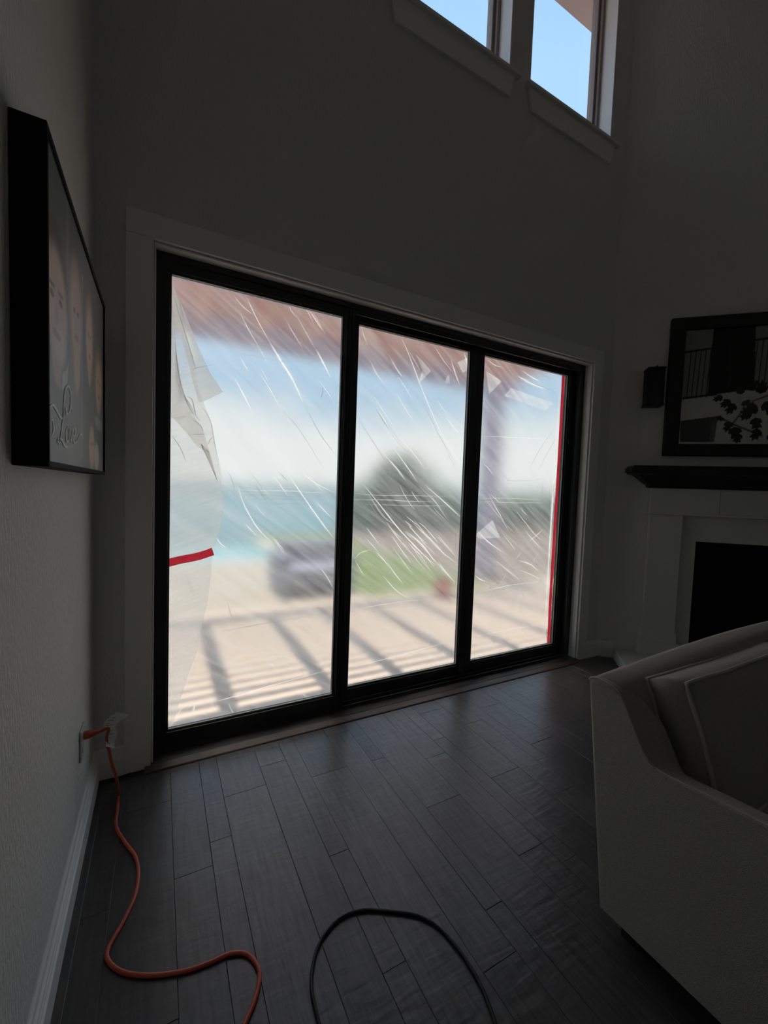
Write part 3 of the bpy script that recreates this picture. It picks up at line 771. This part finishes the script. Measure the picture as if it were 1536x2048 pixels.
MB().box((0.001, PY0 + 0.012, PZ0 + 0.012), (PD - 0.0035, PY1 - 0.012, PZ1 - 0.012)).build('canvas', M_black, can)
pr = grid_print('portrait_print', (PD - 0.003, PY0 + 0.012, PZ0 + 0.012), (0, PY1 - PY0 - 0.024, 0), (0, 0, PZ1 - PZ0 - 0.024), 190, 170, family_ink, M_print1, can)
PW, PH = PY1 - PY0, PZ1 - PZ0
def script_stroke(mb, pts, w):
    P = spline([(0, u, v_) for u, v_ in pts], 8); n = len(P)
    base = len(mb.v)
    for i, p in enumerate(P):
        t = (P[min(i+1, n-1)] - P[max(i-1, 0)]); a = math.atan2(t.z * PH, t.y * PW)
        ww = w * (0.55 + 0.75 * abs(math.sin(a - 0.4)))
        dy, dz = -math.sin(a) * ww, math.cos(a) * ww
        y, z = PY0 + p.y * PW, PZ0 + p.z * PH
        for sg in (-1, 1): mb.v.append(Vector((PD - 0.0018, y + sg * dy, z + sg * dz)))
    for i in range(n - 1):
        q = base + 2 * i
        mb.f.append((q, q + 1, q + 3, q + 2))
sc_ = MB()
G = lambda l: [((lambda h: ((h.y - PY0) / PW, (h.z - PZ0) / PH))(at(80 + u * .2687, 400 + v_ * .2686, 0, PD))) for u, v_ in l]
script_stroke(sc_, G([(100,1755),(112,1710),(105,1640),(95,1640)]), 0.0032)
script_stroke(sc_, G([(72,1620),(85,1545),(110,1530),(140,1580),(165,1625),(185,1610),(186,1560)]), 0.0036)
script_stroke(sc_, G([(200,1540),(205,1590),(225,1580),(238,1490),(230,1410),(212,1388),(196,1420),(188,1500),(183,1600),(172,1700),(160,1780),(148,1825)]), 0.0040)
script_stroke(sc_, G([(150,1770),(140,1790),(150,1800),(170,1785),(190,1830),(215,1845)]), 0.0036)
script_stroke(sc_, G([(215,1690),(203,1720),(203,1780),(214,1800),(224,1770),(222,1700),(213,1690)]), 0.0034)
script_stroke(sc_, G([(222,1700),(232,1700),(236,1750),(240,1800),(248,1760),(250,1710),(256,1715)]), 0.0034)
script_stroke(sc_, G([(254,1760),(264,1755),(272,1720),(265,1695),(256,1730),(254,1780),(264,1808),(280,1800),(296,1770),(305,1750),(318,1745),(326,1775)]), 0.0034)
sc_.build('script_lettering', M_script, can, fix=False)

# ---- outlet with the orange cord
out = empty('wall_outlet', (0, -0.34, 0.37), 'white outlet plate low on the left wall holding the orange plug', 'outlet')
MB().box((0.0005, -0.385, 0.312), (0.007, -0.298, 0.428)).build('cover_plate', M_plate, out, bevel=0.0025)
for zz in (0.392, 0.346):
    MB().box((0.006, -0.357, zz - 0.014), (0.0085, -0.327, zz + 0.014)).build('receptacle', M_plate, out, bevel=0.003)
cord = empty('extension_cord', (0.12, -0.35, 0), 'orange extension cord plugged into the left wall and snaking over the floor', 'cord')
plug = MB().tube([(0.009, -0.342, 0.392), (0.014, -0.342, 0.392), (0.030, -0.341, 0.3925), (0.047, -0.338, 0.393), (0.064, -0.334, 0.394)], [0.014, 0.0155, 0.0135, 0.008, 0.0055], 14)
plug.build('plug', M_orange, cord, smooth=True)
cp = [Vector((0.060, -0.3345, 0.394)), Vector((0.085, -0.328, 0.393))]
cp += [at(213, 1478, 1, -0.32), at(219, 1505, 1, -0.315), at(224, 1530, 1, -0.30), at(233, 1556, 1, -0.27)]
FZ = 0.006
for u, v_ in ((237,1590),(235,1620),(232,1652),(248,1682),(270,1712),(277,1745),(270,1792),(243,1850),(217,1895),(217,1922),(245,1944),(300,1951),(370,1942),(420,1925),(462,1907),(495,1909),(516,1935),(518,1965),(506,2010),(488,2052),(470,2110),(480,2220)):
    p = at(u, v_, 2, FZ); p.x = max(p.x, 0.033); cp.append(p)
MB().tube(spline(cp, 8), 0.0058, 10).build('cord_jacket', M_orange, cord, smooth=True)
tg = MB()                                     # curled clear tag wrapped on the cord
Tq = [((212,1493),(229,1497)), ((212,1482),(230,1482)), ((216,1470),(235,1466)), ((208,1456),(231,1454)), ((207,1448),(238,1444)), ((218,1435),(247,1438)), ((234,1425),(257,1429))]
L = [[at(a[0], a[1], 1, -0.335 + 0.012 * math.sin(i)), at(b_[0], b_[1], 1, -0.315 + 0.01 * math.sin(i + 1))] for i, (a, b_) in enumerate(Tq)]
Ls = spline([q[0] for q in L], 4); Rs = spline([q[1] for q in L], 4)
n = len(Ls)
vs = []
for a, b_ in zip(Ls, Rs): vs += [a, b_, a + Vector((0, 0.0008, 0)), b_ + Vector((0, 0.0008, 0))]
fs_ = []
for i in range(n - 1):
    q = 4 * i
    fs_ += [(q, q + 1, q + 5, q + 4), (q + 2, q + 6, q + 7, q + 3), (q, q + 4, q + 6, q + 2), (q + 1, q + 3, q + 7, q + 5)]
fs_ += [(0, 2, 3, 1), (4*n - 4, 4*n - 3, 4*n - 1, 4*n - 2)]
tg.add(vs, fs_).build('warning_tag', M_tag, cord, smooth=False)['label'] = 'pale curled warning tag'
ik = MB()
for i in range(2, n - 3, 2):
    for (t0, t1) in ((0.15, 0.15 + 0.6 * random.random()),):
        a, b_ = Ls[i], Rs[i]; a2, b2 = Ls[i].lerp(Ls[i + 1], 0.5), Rs[i].lerp(Rs[i + 1], 0.5)
        o_ = Vector((0, -0.0008, 0))
        ik.add([a.lerp(b_, t0) + o_, a.lerp(b_, t1) + o_, a2.lerp(b2, t1) + o_, a2.lerp(b2, t0) + o_], [(0, 1, 2, 3)])
ik.build('tag_print', M_tagink, cord, fix=False)

# ---- black cable loop on the floor
bc = [at(u, v_, 2, 0.0055) for u, v_ in ((690,2200),(650,2090),(634,2030),(623,1975),(627,1925),(640,1885),(668,1847),(700,1827),(735,1820),(780,1823),(830,1830),(868,1848),(905,1884),(938,1930),(962,1972),(985,2030),(1002,2090),(1020,2180))]
tag(MB().tube(spline(bc, 8), 0.0052, 10).build('black_cable', M_cable, smooth=True), 'black cable lying in a loop on the dark wood floor', 'cable')

# ================================================================== FIREPLACE CORNER
fp = empty('fireplace', fw(1.25, 0, 0), 'painted corner fireplace with dark mantel shelf and black firebox', 'fireplace')
def fbox(name, a, b_, m, bevel=0.003, parent=fp):
    return MB(FM).box(a, b_).build(name, m, parent, bevel=bevel)
# (s, o, z)
hearth = fbox('hearth', (0.13, 0.001, 0.0), (2.37, 0.40, 0.085), M_mantelw, 0.006)
pl = MB(FM)
pl.box((0.30, 0.001, 0.085), (0.60, 0.085, 0.20)).box((1.90, 0.001, 0.085), (2.20, 0.085, 0.20)).box((0.60, 0.001, 0.085), (1.90, 0.075, 0.20))
pl.build('plinth', M_mantelw, fp, bevel=0.003)
for s0, s1 in ((0.328, 0.560), (1.94, 2.172)):
    pm = MB(FM).box((s0, 0.001, 0.20), (s1, 0.062, 1.245))
    pm.box((s0 - 0.012, 0.001, 0.20), (s1 + 0.012, 0.074, 0.285))
    pm.build('pilaster', M_mantelw, fp, bevel=0.003)
fz = MB(FM).box((0.328, 0.001, 1.262), (0.80, 0.062, 1.457)).box((0.803, 0.001, 1.262), (1.697, 0.062, 1.457)).box((1.70, 0.001, 1.262), (2.172, 0.062, 1.457))
fz.build('frieze_panel', M_mantelw, fp, bevel=0.002)
fbox('moulding', (0.312, 0.001, 1.243), (2.188, 0.075, 1.264), M_mantelw, 0.006)
su = MB(FM)
su.box((0.560, 0.001, 0.20), (0.675, 0.022, 1.243)).box((1.825, 0.001, 0.20), (1.94, 0.022, 1.243)).box((0.675, 0.001, 1.037), (1.825, 0.022, 1.243))
su.build('surround_slab', M_mantelw, fp, bevel=0.002)
fi = MB(FM)
fi.box((0.675, 0.0005, 0.20), (1.825, 0.006, 1.037))
fi.build('firebox', M_fire, fp)
sc2 = MB(FM)
sc2.box((0.675, 0.006, 0.20), (0.697, 0.018, 1.037)).box((1.803, 0.006, 0.20), (1.825, 0.018, 1.037)).box((0.697, 0.006, 1.010), (1.803, 0.018, 1.037))
sc2.build('firebox_trim', M_fire, fp, bevel=0.002)
# mantel shelf: bullnose over a sloping crown, mitred at its ends
def ring(o, z, ds): return [fw(0.328 - ds, 0.001, z), fw(0.328 - ds, o, z), fw(2.172 + ds, o, z), fw(2.172 + ds, 0.001, z)]
prof = [(0.066, 1.457, 0.010), (0.084, 1.460, 0.028), (0.088, 1.478, 0.032), (0.110, 1.492, 0.055), (0.155, 1.535, 0.105), (0.185, 1.560, 0.140), (0.205, 1.566, 0.170), (0.217, 1.580, 0.185), (0.220, 1.598, 0.190), (0.214, 1.618, 0.184), (0.200, 1.630, 0.170)]
vs, fs_ = [], []
for o_, z, ds in prof: vs += ring(o_, z, ds)
for i in range(len(prof) - 1):
    for k in range(4):
        fs_.append((4*i + k, 4*i + (k+1) % 4, 4*i + 4 + (k+1) % 4, 4*i + 4 + k))
fs_ += [(3, 2, 1, 0), tuple(4 * len(prof) - 4 + k for k in range(4))]
MB().add(vs, fs_).build('mantel_shelf', M_blackwood, fp)['label'] = 'dark mantel shelf'

def balcony_ink(U, V):
    Wd, Hd = 1.50, 0.90                       # print spans s 0.50..2.00, z 1.815..2.715
    S = lambda s: (s - 0.50) / Wd
    Z = lambda z: (z - 1.815) / Hd
    X = U * Wd; Y = V * Hd
    k = Ink(X, Y, (0.16, 0.16, 0.155))
    q = lambda s, z: (s - 0.50, z - 1.815)
    D, Lt, Md = (0.008, 0.008, 0.008), (0.40, 0.40, 0.37), (0.17, 0.17, 0.165)
    k.poly([q(.49,1.80), q(2.01,1.80), q(2.01,2.36), q(.733,2.205), q(.49,2.175)], Lt)
    k.poly([q(.49,2.73), q(.49,2.18), q(2.01,2.36), q(2.01,2.73)], Md)
    k.poly([q(.685,2.73), q(.675,2.20), q(.98,2.24), q(.955,2.73)], D)
    k.poly([q(.79,2.62), q(.80,2.25), q(.83,2.25), q(.82,2.62)], (0.02, 0.02, 0.02))
    for (a, b_) in ((q(.505,2.545), q(.68,2.565)), (q(.955,2.61), q(2.0,2.72)), (q(.50,2.178), q(.735,2.205)), (q(.97,2.24), q(2.0,2.35))):
        k.line(a, b_, 0.008, D, e=900)
    for i in range(5):
        s = .535 + i * .033
        k.line(q(s + .012, 2.55), q(s, 2.185), 0.0035, D, e=1200)
    for i in range(28):
        s = .965 + i * .036
        k.line(q(s + .012, 2.61 + i * .004), q(s, 2.24 + i * .004), 0.0035, D, e=1200)
    k.poly([q(.502,2.0), q(.757,2.035), q(.748,1.96), q(.735,1.832), q(.512,1.83)], (0.045, 0.045, 0.045))
    k.poly([q(.716,1.99), q(.757,2.03), q(.745,1.835), q(.712,1.835)], (0.11, 0.11, 0.105))
    rnd = random.Random(11)
    def leaf(s, z, l, ang):
        pts = []
        for r, an in ((0, 0), (.35, 1.1), (.55, .75), (.5, .45), (.85, .38), (.75, .15), (1, 0), (.75, -.15), (.85, -.38), (.5, -.45), (.55, -.75), (.35, -1.1)):
            pts.append((q(s, z)[0] + l * r * math.cos(ang + an), q(s, z)[1] + l * r * math.sin(ang + an)))
        k.poly(pts, (0.018, 0.020, 0.012))
    k.line(q(.76,2.03), q(.86,1.97), 0.006, D).line(q(.86,1.97), q(1.05,1.88), 0.006, D).line(q(.86,1.98), q(.96,2.14), 0.005, D).line(q(.96,2.14), q(1.15,2.22), 0.005, D)
    for s, z, l, a in ((.78,2.185,.075,3.5),(.83,2.16,.09,3.9),(.86,2.13,.10,4.2),(.90,2.20,.08,1.9),(.95,2.16,.12,4.6),(1.0,2.12,.14,4.0),(1.02,2.2,.11,1.5),(.94,2.23,.10,.9),(1.05,2.14,.13,5.3),(1.1,2.2,.12,1.2),
                       (.84,1.99,.09,4.4),(.87,1.95,.12,4.9),(.90,1.90,.09,4.6),(1.03,1.93,.10,4.3),(1.08,1.98,.12,.4),(1.1,1.9,.1,5.2),(.75,2.03,.06,5.7),(1.0,2.02,.11,4.9),(.96,2.08,.1,4.2),(1.15,2.08,.14,.5),(1.2,2.2,.13,.8)):
        leaf(s, z, l, a)
    for i in range(26):
        leaf(1.12 + rnd.random() * .5, 1.88 + rnd.random() * .42, .08 + .06 * rnd.random(), rnd.random() * 6.28)
    for i in range(12):
        s, z = .86 + rnd.random() * .12, 2.07 + rnd.random() * .12
        k.ell(*q(s, z), .007, .010, (0.34, 0.34, 0.31), sh=6)
    k.rect(-.1, 1.6, -.1, .007, (0.46, 0.46, 0.43), e=900)
    k.over(soft((0.006 - X) * 900) * soft((0.38 - Y) * 500), (0.46, 0.46, 0.43))
    return np.clip(k.c * 1.35, 0, 0.8)
art = empty('framed_picture', fw(1.25, 0, 1.72), 'wide dark framed monochrome balcony picture above the mantel', 'picture')
S0, S1, A0, A1, FR = 0.395, 2.105, 1.72, 2.812, 0.105
af = MB(FM)
def fbar(pts):   # mitred frame bar: raised outer lip sloping in
    return pts
for (a, b_) in (((S0, A0), (S0 + FR, A1)), ((S1 - FR, A0), (S1, A1))): af.box((a[0], 0.001, a[1]), (b_[0], 0.042, b_[1]))
af.box((S0 + FR, 0.001, A1 - FR + 0.005), (S1 - FR, 0.042, A1)); af.box((S0 + FR, 0.001, A0), (S1 - FR, 0.042, A0 + FR - 0.008))
af.build('frame', M_blackwood, art, bevel=0.006, seg=3)
e0 = fw(S0 + FR, 0.026, A0 + FR - 0.008); es = fw(S1 - FR, 0.026, A0 + FR - 0.008) - e0
grid_print('balcony_print', tuple(e0), tuple(es), (0, 0, (A1 - FR + 0.005) - (A0 + FR - 0.008)), 420, 250, balcony_ink, M_print2, art)

sn = empty('wall_sconce', fw(0.285, 0, 2.11), 'small dark boxy wall sconce left of the framed balcony picture', 'sconce')
MB(FM).box((0.285, 0.001, 2.15), (0.375, 0.016, 2.40)).build('wall_plate', M_metal, sn, bevel=0.003)
lb = MB(FM)
for (a, b_) in ((0.232, 0.030), (0.340, 0.030), (0.232, 0.125), (0.340, 0.125)):
    lb.box((a - 0.006, b_ - 0.006, 2.115), (a + 0.006, b_ + 0.006, 2.405))
for z in (2.108, 2.395):
    lb.box((0.222, 0.020, z), (0.350, 0.135, z + 0.016))
lb.build('cage', M_metal, sn, bevel=0.002)
MB(FM).box((0.238, 0.036, 2.122), (0.334, 0.119, 2.396)).build('shade', M_metal, sn, bevel=0.004)
for z in (2.30, 2.18): MB(FM).box((0.300, 0.012, z), (0.330, 0.034, z + 0.02)).build('bracket', M_metal, sn, bevel=0.002)
MB(FM).tube([(0.270, 0.08, 2.410), (0.285, 0.08, 2.420), (0.305, 0.08, 2.433), (0.302, 0.08, 2.424)], 0.005, 8).build('hook', M_metal, sn, smooth=True)

# ================================================================== SOFA
sofa = empty('sofa', (2.4, -1.85, 0), 'grey upholstered sofa with sloped arm in the right foreground', 'sofa')
SX0, SX1 = 1.486, 3.46
# end panel + arm: swooping silhouette
prof = [(-1.452, 0.065), (-1.369, 0.768), (-1.376, 0.778), (-1.400, 0.784), (-1.440, 0.782), (-1.466, 0.772), (-1.484, 0.748), (-1.502, 0.715), (-1.520, 0.680), (-1.540, 0.643), (-1.562, 0.617), (-1.590, 0.604), (-1.640, 0.604), (-1.72, 0.612), (-1.85, 0.622), (-2.05, 0.628), (-2.25, 0.620), (-2.29, 0.600), (-2.30, 0.57), (-2.30, 0.065)]
def arm(x0, x1, name):
    m = MB(); n = len(prof)
    ins = [(x0 + 0.012, 0.004), (x0 + 0.003, 0.001), (x0, 0.006)]
    cy_, cz_ = -1.85, 0.40
    def lay(x, k): return [(x, y + (cy_ - y) * k, z + (cz_ - z) * k) for y, z in prof]
    rows = [lay(x0, 0.028), lay(x0 + 0.002, 0.012), lay(x0 + 0.008, 0.003), lay(x0 + 0.018, 0.0), lay(x0 + 0.035, 0.004), lay(x1 - 0.035, 0.04), lay(x1 - 0.012, 0.10), lay(x1, 0.2)]
    vs = [p for r in rows for p in r]
    fs_ = [(r*n + i, r*n + (i+1) % n, (r+1)*n + (i+1) % n, (r+1)*n + i) for r in range(len(rows) - 1) for i in range(n)]
    fs_ += [tuple(range(n)), tuple((len(rows)-1)*n + i for i in range(n))[::-1]]
    m.add(vs, fs_); o = m.build(name, M_fabric, sofa, smooth=True)
    for p in o.data.polygons: p.use_smooth = len(p.vertices) == 4
    return o
arm_l = arm(SX0, SX0 + 0.10, 'arm'); arm_r = arm(SX1 - 0.10, SX1, 'arm')
MB().tube([(SX0 + 0.006, y + (-1.85 - y) * 0.004, z + (0.4 - z) * 0.004) for y, z in spline([(y, z, 0) for y, z in prof[1:18]], 4) for y, z in [(y, z)]] if False else
          [(SX0 + 0.005, p.y, p.z) for p in spline([(0, y + (-1.85 - y) * 0.003, z + (0.4 - z) * 0.003) for y, z in prof[1:18]], 4)], 0.0028, 8).build('piping', M_piping, sofa, smooth=True)
# back: rakes outward, rolled top
bp_ = [(-1.452, 0.065), (-1.372, 0.745), (-1.371, 0.765), (-1.380, 0.780), (-1.402, 0.787), (-1.440, 0.784), (-1.462, 0.776), (-1.480, 0.752), (-1.500, 0.690), (-1.530, 0.40), (-1.55, 0.065)]
n = len(bp_); rows = []
NS = 14
for i in range(NS + 1):
    t = i / NS; x = SX0 + 0.03 + t * (SX1 - SX0 - 0.06)
    cr_ = 0.006 * math.sin(PI * min(1, t * 3)) if t < 0.33 else 0.0
    rows.append([(x, y, z + (0.030 * math.sin(PI * t) if z > 0.7 else 0)) for y, z in bp_])
vs = [p for r in rows for p in r]
fs_ = [(r*n + i, r*n + (i+1) % n, (r+1)*n + (i+1) % n, (r+1)*n + i) for r in range(NS) for i in range(n)]
fs_ += [tuple(range(n)), tuple(NS*n + i for i in range(n))[::-1]]
MB().add(vs, fs_).build('back', M_fabric, sofa, smooth=True)
MB().box((SX0 + 0.09, -2.28, 0.065), (SX1 - 0.09, -1.50, 0.30)).build('base', M_fabric, sofa, bevel=0.012)
def cushion_mesh(w, h, t, puff, nu=22, nv_=14):
    """boxed cushion: two crowned faces joined by a flat band; local x = width, z = height, y = thickness"""
    def edge(u, v_):
        x, z = (u - 0.5) * w, (v_ - 0.5) * h
        # corners pulled slightly out, sides bowed in
        x *= 1 - 0.035 * math.sin(PI * v_); z *= 1 - 0.03 * math.sin(PI * u)
        return x, z
    def crown(u, v_): return puff * (math.sin(PI * u) * math.sin(PI * v_)) ** 0.55
    vs, fs_ = [], []
    for sgn in (-1, 1):
        b0 = len(vs)
        for j in range(nv_ + 1):
            for i in range(nu + 1):
                u, v_ = i / nu, j / nv_
                x, z = edge(u, v_)
                vs.append((x, sgn * (t / 2 + crown(u, v_)) + 0.004 * noise.noise(Vector((u * 5, v_ * 4, sgn))), z))
        for j in range(nv_):
            for i in range(nu):
                a = b0 + j * (nu + 1) + i
                q = (a, a + 1, a + nu + 2, a + nu + 1)
                fs_.append(q if sgn < 0 else q[::-1])
    W = nu + 1; off = (nu + 1) * (nv_ + 1)
    loop = [i for i in range(nu)] + [j * W + nu for j in range(nv_)] + [nv_ * W + i for i in range(nu, 0, -1)] + [j * W for j in range(nv_, 0, -1)]
    mid0 = len(vs)
    for a in loop:
        p, q = Vector(vs[a]), Vector(vs[a + off]); c = (p + q) / 2
        rad = Vector((c.x / w, 0, c.z / h))
        vs.append(tuple(c + Vector((c.x * 0.018, 0, c.z * 0.03))))
    for k in range(len(loop)):
        a, b_ = loop[k], loop[(k + 1) % len(loop)]; m0, m1 = mid0 + k, mid0 + (k + 1) % len(loop)
        fs_ += [(a, m0, m1, b_), (m0, a + off, b_ + off, m1)]
    return vs, fs_, [vs[a] for a in loop], [vs[a + off] for a in loop]
def back_cushion(cx, w):
    vs, fs_, e1, e2 = cushion_mesh(w, 0.40, 0.115, 0.034)
    T = Matrix.Translation((cx, -1.588, 0.612)) @ Matrix.Rotation(math.radians(-17), 4, 'X')
    c = MB(T).add(vs, fs_).build('back_cushion', M_fabric, sofa, smooth=True)
    for e in (e1, e2):
        MB(T).tube([Vector(p) * 1.004 for p in e] + [Vector(e[0]) * 1.004], 0.006, 8, caps=False).build('piping', M_piping, c, smooth=True)
    return c
back_cushion(2.035, 0.81); back_cushion(2.895, 0.81)
for cx in (2.03, 2.905):
    vs, fs_, e1, e2 = cushion_mesh(0.86, 0.74, 0.12, 0.02)
    T = Matrix.Translation((cx, -1.93, 0.365)) @ Matrix.Rotation(PI / 2, 4, 'X')
    MB(T).add(vs, fs_).build('seat_cushion', M_fabric, sofa, smooth=True)
for x in (SX0 + 0.07, SX1 - 0.07):
    for y in (-1.53, -2.22):
        MB().prism([(-0.028, -0.028), (0.028, -0.028), (0.028, 0.028), (-0.028, 0.028)], (x, y, 0.0005), (1, 0, 0), (0, 1, 0), (0, 0, 0.068)).build('leg', M_leg, sofa, bevel=0.003)

# ================================================================== OUTSIDE
deck = empty('deck', (1.5, 1.4, -0.1), kind='structure')
y = 0.215
while y < 2.62:
    MB().box((-4.5, y, -0.135), (8.0, y + 0.132, -0.10)).build('deck_board', M_deck, deck, bevel=0.004)
    y += 0.14
tag(MB().box((-14, 0.1, -0.6), (20, 2.66, -0.16)).build('deck_base', M_patio), kind='structure')
tag(MB().box((-9, 2.66, -0.5), (2.75, 5.75, -0.105)).build('patio', M_patio), kind='structure')
tag(MB().box((2.75, 2.66, -0.5), (5.0, 10.5, -0.115)).build('lawn', M_lawn), kind='structure')
tag(MB().box((5.0, 2.66, -0.5), (20, 10.5, -0.112)).build('garden_bed', M_mulch), kind='structure')
tag(MB().box((-9, 5.75, -0.5), (2.75, 6.05, -0.085)).box((-9, 9.2, -0.5), (2.75, 9.4, -0.085)).box((2.45, 6.05, -0.5), (2.75, 9.2, -0.085)).build('pool_coping', M_coping, bevel=0.01), kind='structure')
tag(MB().box((-9, 6.05, -0.5), (2.45, 9.2, -0.16)).build('pool_water', M_pool), kind='structure')
sl = MB().prism([(9.4, -0.5), (10.5, -0.5), (34, -9.5), (34, -10.5), (9.4, -10.5)], (-60, 0, 0), (0, 1, 0), (0, 0, 1), (120, 0, 0))
tag(sl.build('hillside', M_slope), kind='structure')
tag(MB().box((-1200, 30, -10.2), (1200, 1500, -9.4)).build('lake', M_lake), kind='structure')
hv = []; hf = []
for i in range(61):
    x = -900 + i * 35
    hgt = 4 + 9 * abs(noise.noise(Vector((i * 0.14, 3.1, 0)))) + 4 * noise.noise(Vector((i * 0.5, 7, 0)))
    hv += [(x, 640, -9.5), (x, 690, hgt - 2), (x, 800, hgt + 1), (x, 900, -9.5)]
for i in range(60):
    for k in range(3): hf.append((4*i + k, 4*i + 4 + k, 4*i + 5 + k, 4*i + 1 + k))
tag(MB().add(hv, hf).build('hills', M_hill, smooth=True), kind='structure')

pg = empty('pergola', (1.0, 1.5, -0.1), 'reddish slatted pergola over the deck beyond the sliding door', 'pergola')
SLZ = 3.45
slat = MB().box((-3.4, -0.025, -0.025), (5.9, 0.025, 0.025)).mesh('slat')
slat.materials.append(M_pergola)
for k in range(17):
    o = link('slat', slat, None, pg); o.location = (0, 1.36 + k * 0.13, SLZ)
for xx in (-2.6, -1.95, -1.3, -0.65, 0.0, 0.66, 1.36, 1.94, 2.6, 3.25, 3.9, 4.55, 5.2):
    MB().box((xx - 0.06, 1.30, SLZ - 0.135), (xx + 0.06, 3.46, SLZ - 0.025)).build('rafter', M_pergola, pg, bevel=0.004)
MB().box((-3.5, 3.33, 3.14), (6.0, 3.47, SLZ - 0.025)).build('beam', M_beam, pg, bevel=0.006)
MB().box((-3.5, 1.28, 3.16), (6.0, 1.40, SLZ - 0.135)).build('beam', M_pergola, pg, bevel=0.004)
for xx, yy in ((-2.9, 3.4), (5.42, 3.4), (-3.3, 1.34), (5.8, 1.34)):
    MB().box((xx - 0.15, yy - 0.12, -0.104), (xx + 0.15, yy + 0.12, 3.16)).build('post', M_beam, pg, bevel=0.01)

os_ = empty('outdoor_sofa', (2.2, 3.35, -0.105), 'slate blue outdoor loveseat blurred behind the plastic on the patio', 'outdoor sofa')
MB().box((1.72, 3.05, 0.02), (2.62, 3.75, 0.28)).build('seat', M_outseat, os_, bevel=0.03)
MB().box((1.72, 3.55, 0.28), (2.62, 3.78, 0.58)).build('backrest', M_outseat, os_, bevel=0.03)
for a in (1.64, 2.60): MB().box((a, 3.05, 0.0), (a + 0.1, 3.78, 0.45)).build('armrest', M_outseat, os_, bevel=0.02)
for a in (1.69, 2.65):
    for b_ in (3.10, 3.72): MB().box((a - 0.025, b_ - 0.025, -0.105), (a + 0.025, b_ + 0.025, 0.02)).build('leg', M_frame, os_, bevel=0.003)
bk = empty('bucket', (3.75, 2.42, -0.1), 'red plastic bucket on the deck edge blurred behind the plastic', 'bucket')
pts = [(0, 0, 0), (0.10, 0, 0), (0.125, 0, 0.22), (0.132, 0, 0.225), (0.132, 0, 0.235), (0.118, 0, 0.235), (0.095, 0, 0.02), (0, 0, 0.02)]
vs, fs_ = [], []
for r, _, z in pts:
    for k in range(20): vs.append((3.75 + max(r, 0.001) * math.cos(k * PI / 10), 2.42 + max(r, 0.001) * math.sin(k * PI / 10), -0.1 + z))
for i in range(len(pts) - 1):
    for k in range(20): fs_.append((20*i + k, 20*i + (k+1) % 20, 20*i + 20 + (k+1) % 20, 20*i + 20 + k))
MB().add(vs, fs_).build('pail', M_bucket, bk, smooth=True)
MB().tube([(3.75 + 0.128 * math.cos(a), 2.42, 0.115 + 0.11 * math.sin(a)) for a in [PI * k / 14 for k in range(15)]], 0.004, 6).build('handle', M_steel, bk, smooth=True)

def tree(x, y_, z0, h, r, label, seed):
    rd = random.Random(seed)
    t = empty('tree', (x, y_, z0), label, 'tree')
    MB().tube([(x, y_, z0), (x + 0.1, y_, z0 + h * 0.3), (x - 0.05, y_ + 0.1, z0 + h * 0.75)], [0.16, 0.12, 0.05], 8).build('trunk', M_bark, t, smooth=True)
    m = MB()
    for k in range(2600):
        u = Vector((rd.gauss(0, 1), rd.gauss(0, 1), rd.gauss(0, 1))).normalized()
        rr = r * (0.55 + 0.5 * rd.random()) * (1 + 0.35 * noise.noise(u * 2.2 + Vector((seed, 0, 0))))
        p = Vector((x, y_, z0 + h * 0.62)) + Vector((u.x * rr, u.y * rr, u.z * h * 0.42 * rr / r))
        a = Vector((rd.gauss(0, 1), rd.gauss(0, 1), rd.gauss(0, 1))).normalized(); b_ = a.orthogonal().normalized(); s = 0.16 + 0.12 * rd.random()
        m.add([p - a * s, p + b_ * s * 0.5, p + a * s, p - b_ * s * 0.5], [(0, 1, 2, 3)])
    m.build('foliage', M_leaf, t, fix=False)
def ground_at(u, dist):   # point at a given depth behind the door, in the direction of photo column u
    p = at(u, 1000, 1, dist); return p.x
tree(ground_at(800, 16), 16, -2.6, 5.6, 1.7, 'dark tree rising behind the middle glass of the sliding door', 3)
tree(ground_at(735, 25), 25, -5.6, 7.0, 2.1, 'low tree at the left edge of the middle glass beyond the pool', 5)
tree(ground_at(885, 20.5), 20.5, -4.0, 5.6, 2.1, 'low bushy tree right of the tallest one behind the middle glass', 8)
tree(ground_at(1000, 12), 12, -1.4, 2.7, 1.5, 'low tree behind the right glass beside the pergola post', 13)
tree(ground_at(1080, 13.5), 13.5, -1.6, 3.0, 1.7, 'rightmost low tree behind the right glass', 21)
bpy.context.view_layer.update()
